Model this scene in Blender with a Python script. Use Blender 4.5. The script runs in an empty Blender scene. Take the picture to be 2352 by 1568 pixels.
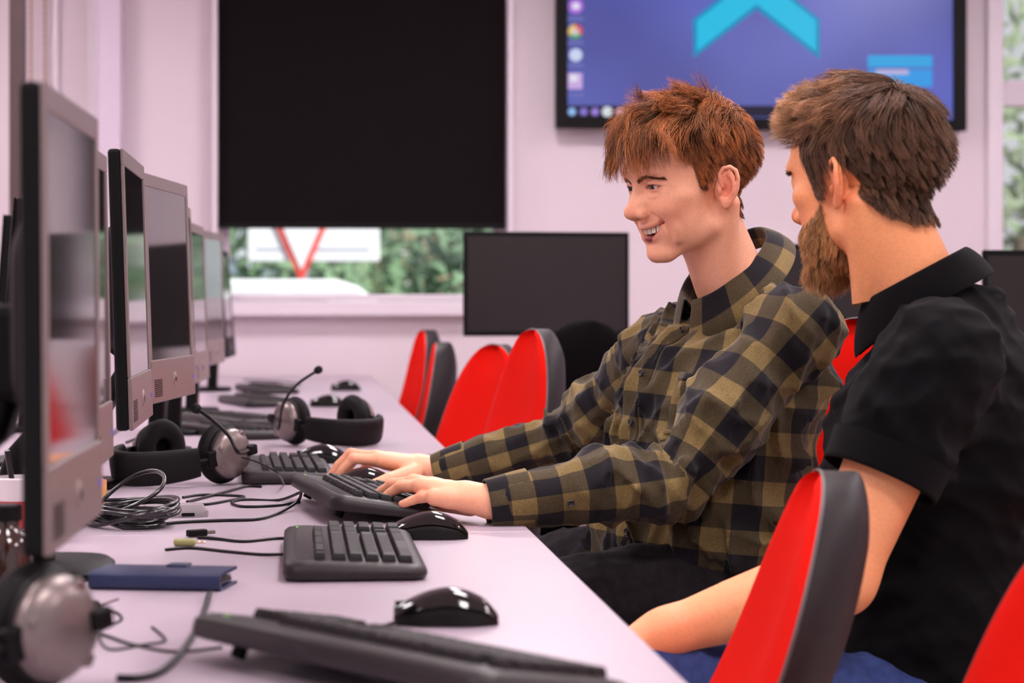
import bpy, bmesh, math, random
import numpy as np
from mathutils import Vector, Matrix, Euler, Quaternion
random.seed(7); RNG = np.random.default_rng(11)
scene = bpy.context.scene
col = scene.collection
PI = math.pi
# ---------------------------------------------------------------- camera
FPX, CX, HY = 5000.0, 1176.0, 690.0          # focal length in px of a 2352x1568 frame, horizon row
CAMZ, YAW = 1.07, math.atan(502/5000)
cs, sn = math.cos(YAW), math.sin(YAW)
cam = bpy.data.cameras.new('camera'); camo = bpy.data.objects.new('camera', cam); col.objects.link(camo)
cam.sensor_width = 36; cam.lens = FPX/2352*36
camo.location = (0, 0, CAMZ); camo.rotation_euler = (PI/2, 0, -YAW)
cam.shift_y = -(784-HY)/2352
cam.clip_start = .05; cam.clip_end = 300
cam.dof.use_dof = True; cam.dof.focus_distance = 3.45; cam.dof.aperture_fstop = 5.2
scene.camera = camo
# ---------------------------------------------------------------- world, light, exposure
w = bpy.data.worlds.new('world'); scene.world = w; w.use_nodes = True
w.node_tree.nodes['Background'].inputs[0].default_value = (.95, .93, 1.0, 1)
w.node_tree.nodes['Background'].inputs[1].default_value = .8
def area(name, loc, rot, sx, sy, power, color):
    l = bpy.data.lights.new(name, 'AREA'); l.shape = 'RECTANGLE'; l.size = sx; l.size_y = sy
    l.energy = power; l.color = color
    o = bpy.data.objects.new(name, l); o.location = loc; o.rotation_euler = rot; col.objects.link(o); return o
sunl = bpy.data.lights.new('sun', 'SUN'); sunl.energy = 6.0; sunl.angle = .05; sunl.color = (1, .97, .92)
suno = bpy.data.objects.new('sun', sunl); suno.rotation_euler = Vector((-.8, .8, -.9)).to_track_quat('-Z', 'Y').to_euler(); col.objects.link(suno)   # high sun from the +X side, outside only
PANELS = [(x, y) for y in (.9, 3.3, 5.7, 8.1) for x in (-1.6, .8, 3.2)]
vs = scene.view_settings
vs.view_transform = 'Standard'; vs.look = 'None'; vs.gamma = 1; vs.use_curve_mapping = False; vs.exposure = -0.12

# ---------------------------------------------------------------- pixel -> world helpers
def ray(px, py):
    a = (px-CX)/FPX
    return Vector((a*cs+sn, cs-a*sn, (HY-py)/FPX))
def W(px, py, Z): v = ray(px, py)*Z; return Vector((v.x, v.y, v.z+CAMZ))
def onY(px, py, Y): d = ray(px, py); return W(px, py, Y/d.y)
def onX(px, py, X): d = ray(px, py); return W(px, py, X/d.x)
def onZ(px, py, z=.73): d = ray(px, py); return W(px, py, (z-CAMZ)/d.z)

# ---------------------------------------------------------------- materials
MATS = {}
def lin(r, g, b):
    f = lambda c: (c/255/12.92) if c/255 <= .04045 else ((c/255+.055)/1.055)**2.4
    return (f(r), f(g), f(b), 1)
def mat(name, rgb, rough=.5, metal=0, spec=.5, noise=0, nscale=40, bump=0, bscale=200, coat=0, sheen=0, emit=None, estr=1):
    """procedural principled material; rgb is sRGB 0-255; noise = colour variation, bump = fine relief"""
    if name in MATS: return MATS[name]
    m = bpy.data.materials.new(name); m.use_nodes = True; MATS[name] = m
    nt = m.node_tree; b = nt.nodes['Principled BSDF']
    c = lin(*rgb)
    b.inputs['Base Color'].default_value = c; b.inputs['Roughness'].default_value = rough
    b.inputs['Metallic'].default_value = metal; b.inputs['Specular IOR Level'].default_value = spec
    if coat: b.inputs['Coat Weight'].default_value = coat; b.inputs['Coat Roughness'].default_value = .05
    if sheen: b.inputs['Sheen Weight'].default_value = sheen; b.inputs['Sheen Roughness'].default_value = .5
    if emit: b.inputs['Emission Color'].default_value = lin(*emit); b.inputs['Emission Strength'].default_value = estr
    if noise or bump: tc = nt.nodes.new('ShaderNodeTexCoord')
    if noise:
        n = nt.nodes.new('ShaderNodeTexNoise'); n.inputs['Scale'].default_value = nscale; n.inputs['Detail'].default_value = 4
        r = nt.nodes.new('ShaderNodeMapRange'); r.inputs[1].default_value = .3; r.inputs[2].default_value = .7
        r.inputs[3].default_value = 1-noise; r.inputs[4].default_value = 1+noise
        mx = nt.nodes.new('ShaderNodeVectorMath'); mx.operation = 'SCALE'; mx.inputs[0].default_value = c[:3]
        nt.links.new(tc.outputs['Object'], n.inputs['Vector']); nt.links.new(n.outputs[0], r.inputs[0])
        nt.links.new(r.outputs[0], mx.inputs['Scale']); nt.links.new(mx.outputs[0], b.inputs['Base Color'])
    if bump:
        n2 = nt.nodes.new('ShaderNodeTexNoise'); n2.inputs['Scale'].default_value = bscale; n2.inputs['Detail'].default_value = 3
        bp = nt.nodes.new('ShaderNodeBump'); bp.inputs['Strength'].default_value = bump; bp.inputs['Distance'].default_value = .002
        nt.links.new(tc.outputs['Object'], n2.inputs['Vector']); nt.links.new(n2.outputs[0], bp.inputs['Height'])
        nt.links.new(bp.outputs[0], b.inputs['Normal'])
    return m
def emat(name, rgb, s=1):
    if name in MATS: return MATS[name]
    m = mat(name, (8, 8, 10), rough=.35, spec=.2, emit=rgb, estr=s); return m
def glassmat(name):
    if name in MATS: return MATS[name]
    m = bpy.data.materials.new(name); m.use_nodes = True; MATS[name] = m
    nt = m.node_tree; nt.nodes.remove(nt.nodes['Principled BSDF']); out = nt.nodes['Material Output']
    t = nt.nodes.new('ShaderNodeBsdfTransparent'); t.inputs[0].default_value = (.95, .97, .97, 1)
    g = nt.nodes.new('ShaderNodeBsdfGlossy'); g.inputs['Roughness'].default_value = .01
    f = nt.nodes.new('ShaderNodeFresnel'); f.inputs[0].default_value = 1.45
    mx = nt.nodes.new('ShaderNodeMixShader')
    nt.links.new(f.outputs[0], mx.inputs[0]); nt.links.new(t.outputs[0], mx.inputs[1]); nt.links.new(g.outputs[0], mx.inputs[2])
    nt.links.new(mx.outputs[0], out.inputs[0]); return m

# ---------------------------------------------------------------- mesh building
class MB:
    def __init__(s): s.v = []; s.f = []
    def add(s, verts, faces):
        o = len(s.v); s.v += [tuple(p) for p in verts]; s.f += [tuple(i+o for i in f) for f in faces]; return s
    def box(s, c, d, R=None):
        c = Vector(c); h = Vector(d)/2; vs_ = []
        for z in (-1, 1):
            for x, y in ((-1, -1), (1, -1), (1, 1), (-1, 1)):
                p = Vector((x*h.x, y*h.y, z*h.z)); p = (R @ p if R else p); vs_.append(p+c)
        return s.add(vs_, [(3,2,1,0), (4,5,6,7), (0,1,5,4), (1,2,6,5), (2,3,7,6), (3,0,4,7)])
    def boxx(s, x0, x1, y0, y1, z0, z1): return s.box(((x0+x1)/2, (y0+y1)/2, (z0+z1)/2), (abs(x1-x0), abs(y1-y0), abs(z1-z0)))
    def loft(s, rings, cap=True, closed=False):
        n = len(rings[0]); vs_ = [p for r in rings for p in r]; fs = []; m = len(rings)
        for i in range(m if closed else m-1):
            a = i*n; b = ((i+1) % m)*n
            for j in range(n):
                k = (j+1) % n; fs.append((a+j, a+k, b+k, b+j))
        if cap and not closed: fs.append(tuple(range(n-1, -1, -1))); fs.append(tuple((m-1)*n+j for j in range(n)))
        return s.add(vs_, fs)
    def tube(s, pts, r, n=8, closed=False, flat=1, up=None):
        pts = [Vector(p) for p in pts]; m = len(pts)
        rr = r if isinstance(r, (list, tuple)) else [r]*m
        rings = []; prev = None
        for i, p in enumerate(pts):
            a = pts[(i-1) % m] if (closed or i > 0) else p; b = pts[(i+1) % m] if (closed or i < m-1) else p
            t = (b-a).normalized()
            if prev is None:
                u = Vector(up) if up else (Vector((0, 0, 1)) if abs(t.z) < .9 else Vector((1, 0, 0)))
            else: u = prev
            u = (u-t*u.dot(t)).normalized(); prev = u; q = t.cross(u)
            rings.append([p+(u*math.cos(2*PI*k/n)*flat+q*math.sin(2*PI*k/n))*rr[i] for k in range(n)])
        return s.loft(rings, True, closed)
    def lathe(s, prof, n=24, c=(0, 0, 0), R=None, cap=True):
        c = Vector(c); rings = []
        for r, z in prof:
            ring = []
            for k in range(n):
                p = Vector((r*math.cos(2*PI*k/n), r*math.sin(2*PI*k/n), z)); p = R @ p if R else p; ring.append(p+c)
            rings.append(ring)
        return s.loft(rings, cap)
    def prism(s, out, z0, z1, M=None):
        r = [[(M @ Vector((x, y, z)) if M else Vector((x, y, z))) for x, y in out] for z in (z0, z1)]
        return s.loft(r, True)
    def build(s, name, m, parent=None, smooth=None, bevel=0, seg=2, loc=None, rot=None, sub=0):
        me = bpy.data.meshes.new(name); me.from_pydata(s.v, [], s.f)
        bm = bmesh.new(); bm.from_mesh(me); bmesh.ops.recalc_face_normals(bm, faces=bm.faces); bm.to_mesh(me); bm.free()
        if m: me.materials.append(m)
        if smooth is not None:
            me.shade_smooth()
            if smooth < 180: me.set_sharp_from_angle(angle=math.radians(smooth))
        o = bpy.data.objects.new(name, me); col.objects.link(o)
        if parent: o.parent = parent
        if loc is not None: o.location = loc
        if rot is not None: o.rotation_euler = rot
        if bevel:
            b = o.modifiers.new('bevel', 'BEVEL'); b.width = bevel; b.segments = seg; b.limit_method = 'ANGLE'; b.angle_limit = math.radians(40)
            b.harden_normals = False
        if sub:
            sm = o.modifiers.new('sub', 'SUBSURF'); sm.levels = sub; sm.render_levels = sub
        return o
def thing(name, label, cat, loc=(0, 0, 0), rotz=0, group=None, rot=None):
    o = bpy.data.objects.new(name, None); col.objects.link(o); o.empty_display_size = .05
    o.location = loc; o.rotation_euler = rot if rot else (0, 0, rotz)
    return tag(o, label, cat, group)
def tag(o, label, cat, group=None, kind=None):
    if label: o['label'] = label
    if cat: o['category'] = cat
    if group: o['group'] = group
    if kind: o['kind'] = kind
    return o
def struct(o): o['kind'] = 'structure'; return o
def copy_tree(o, parent=None):
    c = o.copy(); col.objects.link(c); c.parent = parent
    for ch in o.children: copy_tree(ch, c)
    return c
def spline(pts, n=8, closed=False):
    P = [Vector(p) for p in pts]; m = len(P); out = []
    for i in range(m if closed else m-1):
        g = lambda k: P[k % m] if closed else P[max(0, min(m-1, k))]
        a, b, c, d = g(i-1), g(i), g(i+1), g(i+2)
        for k in range(n):
            t = k/n
            out.append(.5*((2*b)+(c-a)*t+(2*a-5*b+4*c-d)*t*t+(3*b-a-3*c+d)*t**3))
    if not closed: out.append(P[-1])
    return out
def superell(a, b, p=2.5, n=32):
    out = []
    for k in range(n):
        t = 2*PI*k/n; c, s_ = math.cos(t), math.sin(t)
        out.append((a*math.copysign(abs(c)**(2/p), c), b*math.copysign(abs(s_)**(2/p), s_)))
    return out
def rrect(w_, h_, r, n=5):
    out = []
    for cx_, cy_, a0 in ((w_/2-r, h_/2-r, 0), (-w_/2+r, h_/2-r, PI/2), (-w_/2+r, -h_/2+r, PI), (w_/2-r, -h_/2+r, 1.5*PI)):
        for k in range(n): a = a0+PI/2*k/(n-1); out.append((cx_+r*math.cos(a), cy_+r*math.sin(a)))
    return out
def text_mesh(name, body, size, m, parent, M, align='CENTER', thick=.0004, shear=0):
    cu = bpy.data.curves.new(name, 'FONT'); cu.body = body; cu.size = size; cu.align_x = align; cu.align_y = 'CENTER'
    cu.extrude = thick; cu.shear = shear
    o = bpy.data.objects.new(name, cu); dg = bpy.context.evaluated_depsgraph_get(); col.objects.link(o)
    dg.update(); me = bpy.data.meshes.new_from_object(o.evaluated_get(dg)); bpy.data.objects.remove(o)
    me.materials.clear(); me.materials.append(m); me.transform(M)
    o = bpy.data.objects.new(name, me); col.objects.link(o); o.parent = parent; return o
# ================================================================ the room
YW = 9.95; XL, XR, YB, ZC = -3.2, 5.2, -1.6, 2.95
M_wall = mat('wall_paint', (218, 204, 212), .6, spec=.3, noise=.015, nscale=3, bump=.05, bscale=90)
M_white = mat('white_gloss_paint', (222, 211, 220), .4, spec=.4, noise=.01, nscale=6)
M_wallL = mat('lavender_paint', (212, 196, 214), .55, noise=.01, nscale=6)
M_carpet = mat('beige_carpet', (172, 152, 146), .95, noise=.12, nscale=160, bump=.5, bscale=500)
M_ceil = mat('ceiling_tile', (238, 228, 232), .9, noise=.03, nscale=80)
M_black = mat('black_plastic', (13, 11, 12), .5, spec=.15, noise=.05, nscale=30)
M_dark = mat('charcoal_fabric', (23, 19, 20), .9, spec=.06, noise=.08, nscale=300, bump=.2, bscale=900)
struct(MB().boxx(XL-.1, XR+.1, YB, YW+.2, -.1, 0).build('floor', M_carpet))
cl = struct(MB().boxx(XL-.1, XR+.1, YB, YW+.2, ZC, ZC+.1).build('ceiling', M_ceil))
struct(MB().boxx(XL-.1, XL, YB, YW+.2, 0, ZC).build('wall_left', M_wall))
struct(MB().boxx(XR, XR+.1, YB, YW+.2, 0, ZC).build('wall_right', M_wall))
wx = lambda px: onY(px, HY, YW).x
wz = lambda py: onY(1176, py, YW).z
# far wall with two window openings
A0, A1, AZ0, AZ1 = wx(512), wx(1150), wz(690), 2.62
B0, B1, BZ0, BZ1 = wx(2296), wx(2296)+1.5, wz(592), 2.62
wf = MB()
wf.boxx(XL, A0, YW, YW+.2, 0, ZC).boxx(A0, A1, YW, YW+.2, 0, AZ0-.01).boxx(A0, A1, YW, YW+.2, AZ1, ZC)
wf.boxx(A1, B0, YW, YW+.2, 0, ZC).boxx(B0, B1, YW, YW+.2, 0, BZ0).boxx(B0, B1, YW, YW+.2, BZ1, ZC).boxx(B1, XR, YW, YW+.2, 0, ZC)
struct(wf.build('wall_far', M_wall))
# window 1: frame, pane, sill
def window(name, x0, x1, z0, z1, rails, fw):
    r = thing(name, None, None, ((x0+x1)/2, YW+.1, z0)); struct(r)
    hw, H = (x1-x0)/2, z1-z0
    f = MB().boxx(-hw, -hw+fw, -.035, .035, 0, H).boxx(hw-fw, hw, -.035, .035, 0, H).boxx(-hw+fw, hw-fw, -.035, .035, 0, fw).boxx(-hw+fw, hw-fw, -.035, .035, H-fw, H)
    f.build('window_frame', M_white, r, bevel=.004)
    for z in rails: MB().boxx(-hw+fw, hw-fw, -.04, .04, z-.06, z+.06).build('glazing_bar', M_white, r, bevel=.004)
    MB().boxx(-hw+fw, hw-fw, -.004, .004, fw, H-fw).build('pane', glassmat('window_glass'), r)
    return r
w1 = window('window_1', A0, A1, AZ0, AZ1, [], .028)
MB().boxx(A0-.12-w1.location.x, A1+.10-w1.location.x, -.19, -.1, -.07, -.002).build('window_sill', M_white, w1, bevel=.008)
w2 = window('window_2', B0, B1, BZ0, BZ1, [wz(200)-BZ0], .03)
# raised mullion/trim strips on the far wall and pilaster towards the left corner
def strip(n, p0, p1, d, m=M_white, z0=.78, z1=ZC):
    return struct(MB().boxx(wx(p0), wx(p1), YW-d, YW, z0, z1).build('trim_%d' % n, m, bevel=.006))
strip(1, 230, 284, .16, M_wallL, 0)
strip(2, 205, 230, .07)
strip(3, 122, 136, .05)
strip(4, 489, 501, .10, M_white, wz(690))
strip(5, 1162, 1174, .10, M_white, wz(690))
strip(6, 2262, 2297, .05, M_white, 0)
struct(MB().boxx(A0-.3, B0, YW-.02, YW, 0, .12).build('baseboard_far', M_white, bevel=.004))
# light boarded panel at far left
# ceiling light panels, lit
M_panel = mat('lit_diffuser', (255, 250, 250), .5, emit=(255, 246, 248), estr=37)
for i, (x, y) in enumerate(PANELS):
    row, clm = ('nearest', 'second', 'third', 'farthest')[i//3], ('left', 'middle', 'right')[i % 3]
    t = thing('ceiling_light', 'square white ceiling light panel, %s row from the camera, %s column' % (row, clm), 'light', (x, y, ZC), group='ceiling light panels')
    MB().boxx(-.3, .3, -.3, .3, -.012, -.002).build('diffuser', M_panel, t)
    MB().boxx(-.33, .33, .3, .33, -.02, 0).boxx(-.33, .33, -.33, -.3, -.02, 0).boxx(-.33, -.3, -.3, .3, -.02, 0).boxx(.3, .33, -.3, .3, -.02, 0).build('frame', M_white, t)
# ---------------------------------------------------------------- dark roller blind over window 1
t = thing('roller_blind', 'large black roller blind pulled down over the far window', 'blind', (wx(831), YW-.03, wz(527)))
bw = (wx(1162)-wx(500))/2
MB().boxx(-bw, bw, -.004, .004, .02, 2.75-wz(527)).build('blind_fabric', M_dark, t)
MB().boxx(-bw, bw, -.012, .008, 0, .022).build('bottom_bar', M_black, t, bevel=.004)
MB().tube([(-bw, 0, 2.78-wz(527)), (bw, 0, 2.78-wz(527))], .035, 16).build('roller_tube', M_black, t, smooth=40)
# blind chains far left
M_chain = mat('bead_chain_brass', (150, 112, 82), .5, metal=.3)
for px, lab in ((76, 'thin brown blind cord nearer the dark post'), (108, 'thin brown blind cord nearer the pale wall strip')):
    t = thing('blind_cord', lab, 'cord', (wx(px), YW-.08, .95), group='blind cords by the left wall')
    m = MB().tube([(0, 0, 0), (0, 0, 1.95)], .0045, 6)
    for k in range(60): m.lathe([(.001, -.006), (.007, -.004), (.007, .004), (.001, .006)], 6, (0, 0, .02+k*.032))
    m.build('bead_chain', M_chain, t, smooth=60)
    MB().box((0, .04, 1.93), (.03, .08, .03)).build('wall_clip', M_white, t, bevel=.004)
# dark post beyond the monitors at far left
p = onY(41, 470, 7.8)
t = thing('support_post', 'tall dark brown post standing at the far left', 'post', (p.x, 7.8, 0))
M_post = mat('brown_metal', (88, 70, 70), .45, metal=.2, noise=.05, nscale=14)
MB().boxx(-.027, .027, -.03, .03, .01, ZC-.01).build('shaft', M_post, t, bevel=.006)
MB().boxx(-.05, .05, -.05, .05, 0, .012).build('foot_plate', M_post, t, bevel=.003)

# ---------------------------------------------------------------- wall-mounted television
tvx0, tvx1 = wx(1271), wx(2203)
tv = thing('television', 'large wall-mounted flat screen showing a blue desktop with a cyan chevron', 'television', ((tvx0+tvx1)/2, YW-.095, wz(297)))
TW = (tvx1-tvx0)/2; TH = wz(-215)-wz(297)
b = .052
MB().boxx(-TW, TW, -.0, .05, 0, TH).build('back_shell', M_black, tv, bevel=.006)
fr = MB().boxx(-TW, -TW+b, -.025, .0, 0, TH).boxx(TW-b*1.2, TW, -.025, .0, 0, TH).boxx(-TW+b, TW-b*1.2, -.025, .0, 0, b).boxx(-TW+b, TW-b*1.2, -.025, .0, TH-b, TH)
fr.build('bezel', M_black, tv, bevel=.003)
MB().boxx(-.3, .3, .05, .07, .3, .7).build('wall_bracket', M_black, tv)
def tvp(px, py): return (onY(px, py, YW-.095).x-tv.location.x, onY(px, py, YW-.095).z-tv.location.z)
def screen_mat():
    m = bpy.data.materials.new('desktop_wallpaper'); m.use_nodes = True; nt = m.node_tree; b_ = nt.nodes['Principled BSDF']
    b_.inputs['Base Color'].default_value = (.01, .01, .015, 1); b_.inputs['Roughness'].default_value = .3
    tc = nt.nodes.new('ShaderNodeTexCoord'); n = nt.nodes.new('ShaderNodeTexNoise'); n.inputs['Scale'].default_value = 1.3; n.inputs['Detail'].default_value = 1
    r = nt.nodes.new('ShaderNodeValToRGB'); r.color_ramp.elements[0].position = .35; r.color_ramp.elements[1].position = .68
    r.color_ramp.elements[0].color = lin(58, 66, 148); r.color_ramp.elements[1].color = lin(84, 96, 188)
    nt.links.new(tc.outputs['Object'], n.inputs['Vector']); nt.links.new(n.outputs[0], r.inputs[0])
    nt.links.new(r.outputs[0], b_.inputs['Emission Color']); b_.inputs['Emission Strength'].default_value = 1.12
    return m
scr = MB().boxx(-TW+b, TW-b*1.2, -.008, -.001, b, TH-b).build('screen', screen_mat(), tv)
def flat(pts, y0, y1, m, name='desktop_graphic'):
    P = [tvp(*q) for q in pts]; mb = MB().loft([[(x, y0, z) for x, z in P], [(x, y1, z) for x, z in P]])
    return mb.build(name, m, tv)
cyan, cyan2 = emat('cyan_graphic', (32, 196, 240), .95), emat('cyan_edge', (8, 150, 205), .9)
flat([(1592, 133), (1590, 45), (1737, -72), (1882, 45), (1882, 135), (1737, 22)], -.011, -.008, cyan2, 'chevron_border')
flat([(1600, 118), (1600, 48), (1737, -60), (1873, 48), (1873, 118), (1737, 10)], -.0125, -.011, cyan, 'chevron')
flat([(1298, 269), (2170, 269), (2170, 243), (1298, 243)], -.0105, -.008, emat('taskbar_dark', (26, 24, 62), .6), 'taskbar')
flat([(1992, 155), (2140, 155), (2140, 128), (1992, 128)], -.0115, -.008, emat('info_box', (40, 160, 225), 1.1), 'info_box')
flat([(1992, 200), (2140, 200), (2140, 160), (1992, 160)], -.0115, -.008, emat('info_box2', (50, 150, 225), 1.1), 'info_box')
flat([(2010, 172), (2085, 172), (2085, 160), (2010, 160)], -.0125, -.0115, emat('info_text', (196, 190, 235), .9), 'info_text')
for k in range(11): flat([(1999+k*12.6, 147), (2006+k*12.6, 147), (2006+k*12.6, 137), (1999+k*12.6, 137)], -.0125, -.0115, emat('info_text2', (70, 175, 230), .9), 'info_text')
def disc(px, py, r, m, name='desktop_icon', n=18): flat([(px+r*math.cos(2*PI*k/n), py+r*math.sin(2*PI*k/n)) for k in range(n)], -.012, -.008, m, name)
white = emat('icon_white', (238, 234, 250), .95)
disc(1322, 15, 17, emat('icon_purple', (190, 120, 235), .9)); flat([(1314, 22), (1330, 22), (1330, 8), (1314, 8)], -.0135, -.012, white, 'icon_mark')
for k, c in enumerate(((226, 80, 70), (240, 200, 90), (90, 170, 100))):
    a0 = 2*PI*k/3-.5
    P = [(1321+17*math.cos(a0+2*PI/3*j/8), 73-17*math.sin(a0+2*PI/3*j/8)) for j in range(9)]+[(1321, 73)]
    flat(P, -.012, -.008, emat('icon_%d' % k, c, .9), 'desktop_icon')
disc(1321, 73, 9, white, 'icon_mark'); 
disc(1322, 127, 15, emat('icon_pale_blue', (210, 220, 250), .95))
flat([(1304, 205), (1337, 205), (1337, 168), (1304, 168)], -.012, -.008, emat('icon_lilac', (214, 180, 240), .9), 'desktop_icon')
flat([(1308, 188), (1326, 188), (1326, 172), (1308, 172)], -.0135, -.012, white, 'icon_mark')
for y in (43, 98, 150, 218): flat([(1303, y+4), (1340, y+4), (1340, y-3), (1303, y-3)], -.011, -.008, emat('icon_label', (120, 125, 205), .8), 'icon_caption')
for px, c in ((1313, (150, 195, 250)), (1340, (140, 120, 215)), (1366, (160, 130, 225)), (1394, (226, 230, 238)), (1424, (225, 190, 225)), (1452, (215, 195, 235))):
    disc(px, 257, 9 if px != 1394 else 12, emat('task_%d' % px, c, .95), 'taskbar_icon')

# ---------------------------------------------------------------- outside the windows
M_tarm = mat('tarmac', (150, 150, 150), .9, noise=.1, nscale=3)
struct(MB().boxx(-40, 60, YW+.6, 90, -.4, -.3).build('ground', M_tarm))
def blob_foliage(name, label, c, r, n, rgb, seed, group):
    t = thing(name, label, 'tree', (c[0], c[1], -.3), group=group)
    rs = random.Random(seed)
    MB().tube([(0, 0, 0), (.1, 0, c[2]*.5), (0, .05, c[2]+.2)], [.16, .12, .08], 8).build('trunk', mat('bark', (96, 84, 70), .9), t, smooth=60)
    m = MB()
    for k in range(n):
        a, b_, q = rs.uniform(0, 2*PI), rs.uniform(-1, 1), rs.uniform(.55, 1)
        s_ = math.sqrt(1-b_*b_)
        p = Vector((r[0]*q*s_*math.cos(a), r[1]*q*s_*math.sin(a), c[2]+.3+r[2]*q*b_))
        u = Vector((rs.gauss(0, 1), rs.gauss(0, 1), rs.gauss(0, 1))).normalized(); v = u.orthogonal().normalized(); sz = rs.uniform(.09, .2)
        m.add([p-u*sz, p-v*sz*.5, p+u*sz, p+v*sz*.5], [(0, 1, 2, 3)])
    m.build('leaves', mat('leaf_%d_%d_%d' % rgb, rgb, .6, noise=.3, nscale=1.2), t)
for i, (px, Z, cz, r, rgb, lab) in enumerate((
    (600, 24, 1.2, (1.6, 1.2, 1.6), (120, 150, 112), 'pale green bush behind the left of the road sign'),
    (790, 28, 1.1, (1.1, 1.0, 1.5), (86, 112, 84), 'dark green bush just right of the sign pole'),
    (905, 33, 1.5, (1.5, 1.2, 2.0), (150, 140, 110), 'brownish bush in the middle of the far window'),
    (1015, 38, 1.6, (1.9, 1.2, 1.8), (165, 172, 140), 'pale olive bush at the right of the far window'),
    (1135, 25, 1.2, (1.0, 1.0, 1.6), (118, 146, 116), 'green bush half hidden by the dark monitor'),
    (470, 31, 1.5, (1.7, 1.2, 1.8), (96, 118, 128), 'bluish green tree behind the row of monitors'),
    (2345, 22, 1.8, (1.6, 1.2, 2.6), (136, 150, 120), 'leafy tree seen through the right window'),
    (2480, 30, 1.6, (1.6, 1.2, 2.0), (110, 128, 96), 'dark leafy bush at the right window edge'))):
    p = W(px, 690, Z); blob_foliage('bush', lab, (p.x, p.y, cz), r, 900, rgb, 30+i, 'bushes outside')
# pale house wall far behind
p = W(900, 690, 60)
t = thing('distant_building', 'pale grey building far behind the bushes outside', 'building', (p.x, p.y, -.3))
MB().boxx(-12, 14, 0, 6, 0, 4.2).build('wall', mat('render_pale', (196, 200, 204), .8, noise=.05, nscale=1), t)
MB().loft([[(-12.3, -.3, 4.2), (14.3, -.3, 4.2), (14.3, 6.3, 4.2), (-12.3, 6.3, 4.2)], [(-12.3, 3, 6.4), (14.3, 3, 6.4), (14.3, 3.1, 6.4), (-12.3, 3.1, 6.4)]]).build('roof', mat('slate', (120, 122, 130), .7), t)
for x in (-9, -5, -1, 3, 7, 11): MB().boxx(x-.7, x+.7, -.05, 0, 1.0, 2.4).build('window', mat('far_glass', (70, 80, 90), .2), t)
# give-way sign with white backing board
SZ = 18.0
p = W(692, 690, SZ)
t = thing('road_sign', 'white road sign board with red outlined triangle pointing down', 'sign', (p.x, p.y, -.3))
zz = lambda py: W(692, py, SZ).z+.3
xx = lambda px: (px-692)/FPX*SZ
MB().boxx(xx(570), xx(872), .0, .03, zz(600), zz(440)).build('backing_board', mat('sign_white', (240, 240, 246), .4), t, bevel=.01)
def tri(s0, y0, y1, m, name):
    MB().loft([[(xx(692+s0*a), y, zz(b_)) for a, b_ in ((0, 652-(1-s0)*95), (120, 652-(1-s0)*95-275*s0), (-120, 652-(1-s0)*95-275*s0))] for y in (y0, y1)]).build(name, m, t)
tri(1.0, -.035, -.015, mat('sign_red', (226, 62, 48), .4), 'red_triangle')
tri(.66, -.05, -.035, mat('sign_white', (240, 240, 246), .4), 'white_triangle')
MB().tube([(.02, .06, 0), (.02, .06, zz(430))], .045, 12).build('pole', mat('galvanised', (170, 172, 176), .4, metal=.6), t, smooth=40)
MB().boxx(xx(590), xx(850), -.01, -.002, zz(574), zz(568)).build('text_line', mat('sign_grey', (190, 192, 204), .5), t)
# white van
p = W(640, 690, 14)
t = thing('white_van', 'white van parked outside with only its roof above the sill', 'van', (p.x, p.y, -.3))
ext = [(-2.2, .35), (-2.2, 1.42), (-2.1, 1.5), (.35, 1.5), (.48, 1.46), (.62, 1.36), (.75, 1.25), (1.4, 1.1), (1.55, .8), (1.55, .35)]
MB().loft([[(x, -.85, z) for x, z in ext], [(x, -.75 if z > 1.3 else -.9, z) for x, z in ext], [(x, .75 if z > 1.3 else .9, z) for x, z in ext]]).build('body', mat('van_white', (242, 242, 246), .25, coat=.4), t, bevel=.05, seg=3)
MB().boxx(-1.9, -.9, -.91, -.86, 1.18, 1.38).boxx(-.8, .3, -.91, -.86, 1.18, 1.38).build('side_window', mat('far_glass', (70, 80, 90), .2), t)
for x in (-1.5, .95): MB().lathe([(.12, -.1), (.3, -.1), (.33, -.05), (.33, .05), (.3, .1)], 20, (x, -.82, .33), Matrix.Rotation(PI/2, 3, 'X')).build('wheel', M_black, t, smooth=40)
# ================================================================ desks
DZ = .73; DX1 = onZ(1195, 1195).x; DX0 = DX1-.80
M_desk = mat('white_laminate', (181, 165, 178), .32, spec=.5, noise=.012, nscale=5)
M_edge = mat('desk_edge', (226, 206, 210), .5)
M_leg = mat('silver_leg', (150, 140, 142), .4, metal=.6)
YS = [.3, 1.745, 3.19, 4.635, 6.08, 7.525, 8.97, 9.9]
def desk(x0, x1, y0, y1, label, group):
    t = thing('desk', label, 'desk', ((x0+x1)/2, (y0+y1)/2, 0), group=group)
    hx, hy = (x1-x0)/2, (y1-y0)/2-.0008
    MB().boxx(-hx, hx, -hy, hy, DZ-.025, DZ).build('tabletop', M_desk, t, bevel=.002)
    for sx in (-1, 1):
        for sy in (-1, 1):
            MB().boxx(sx*(hx-.09)-.02, sx*(hx-.09)+.02, sy*(hy-.05)-.02, sy*(hy-.05)+.02, 0, DZ-.025).build('leg', M_leg, t, bevel=.003)
    s = -1 if x0 > -.6 else 1
    MB().boxx(s*(hx-.05)-.009, s*(hx-.05)+.009, -hy+.07, hy-.07, .3, DZ-.03).build('modesty_panel', M_edge, t)
for i in range(7):
    w_ = ['nearest the camera', 'second from the camera, holding the blue wallet', 'third from the camera, under the typing hands', 'fourth from the camera', 'fifth from the camera', 'sixth from the camera', 'last, against the far wall'][i]
    desk(DX0, DX1, YS[i], YS[i+1], 'white bench desk on the red chair side, '+w_, 'white bench desks')
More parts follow.
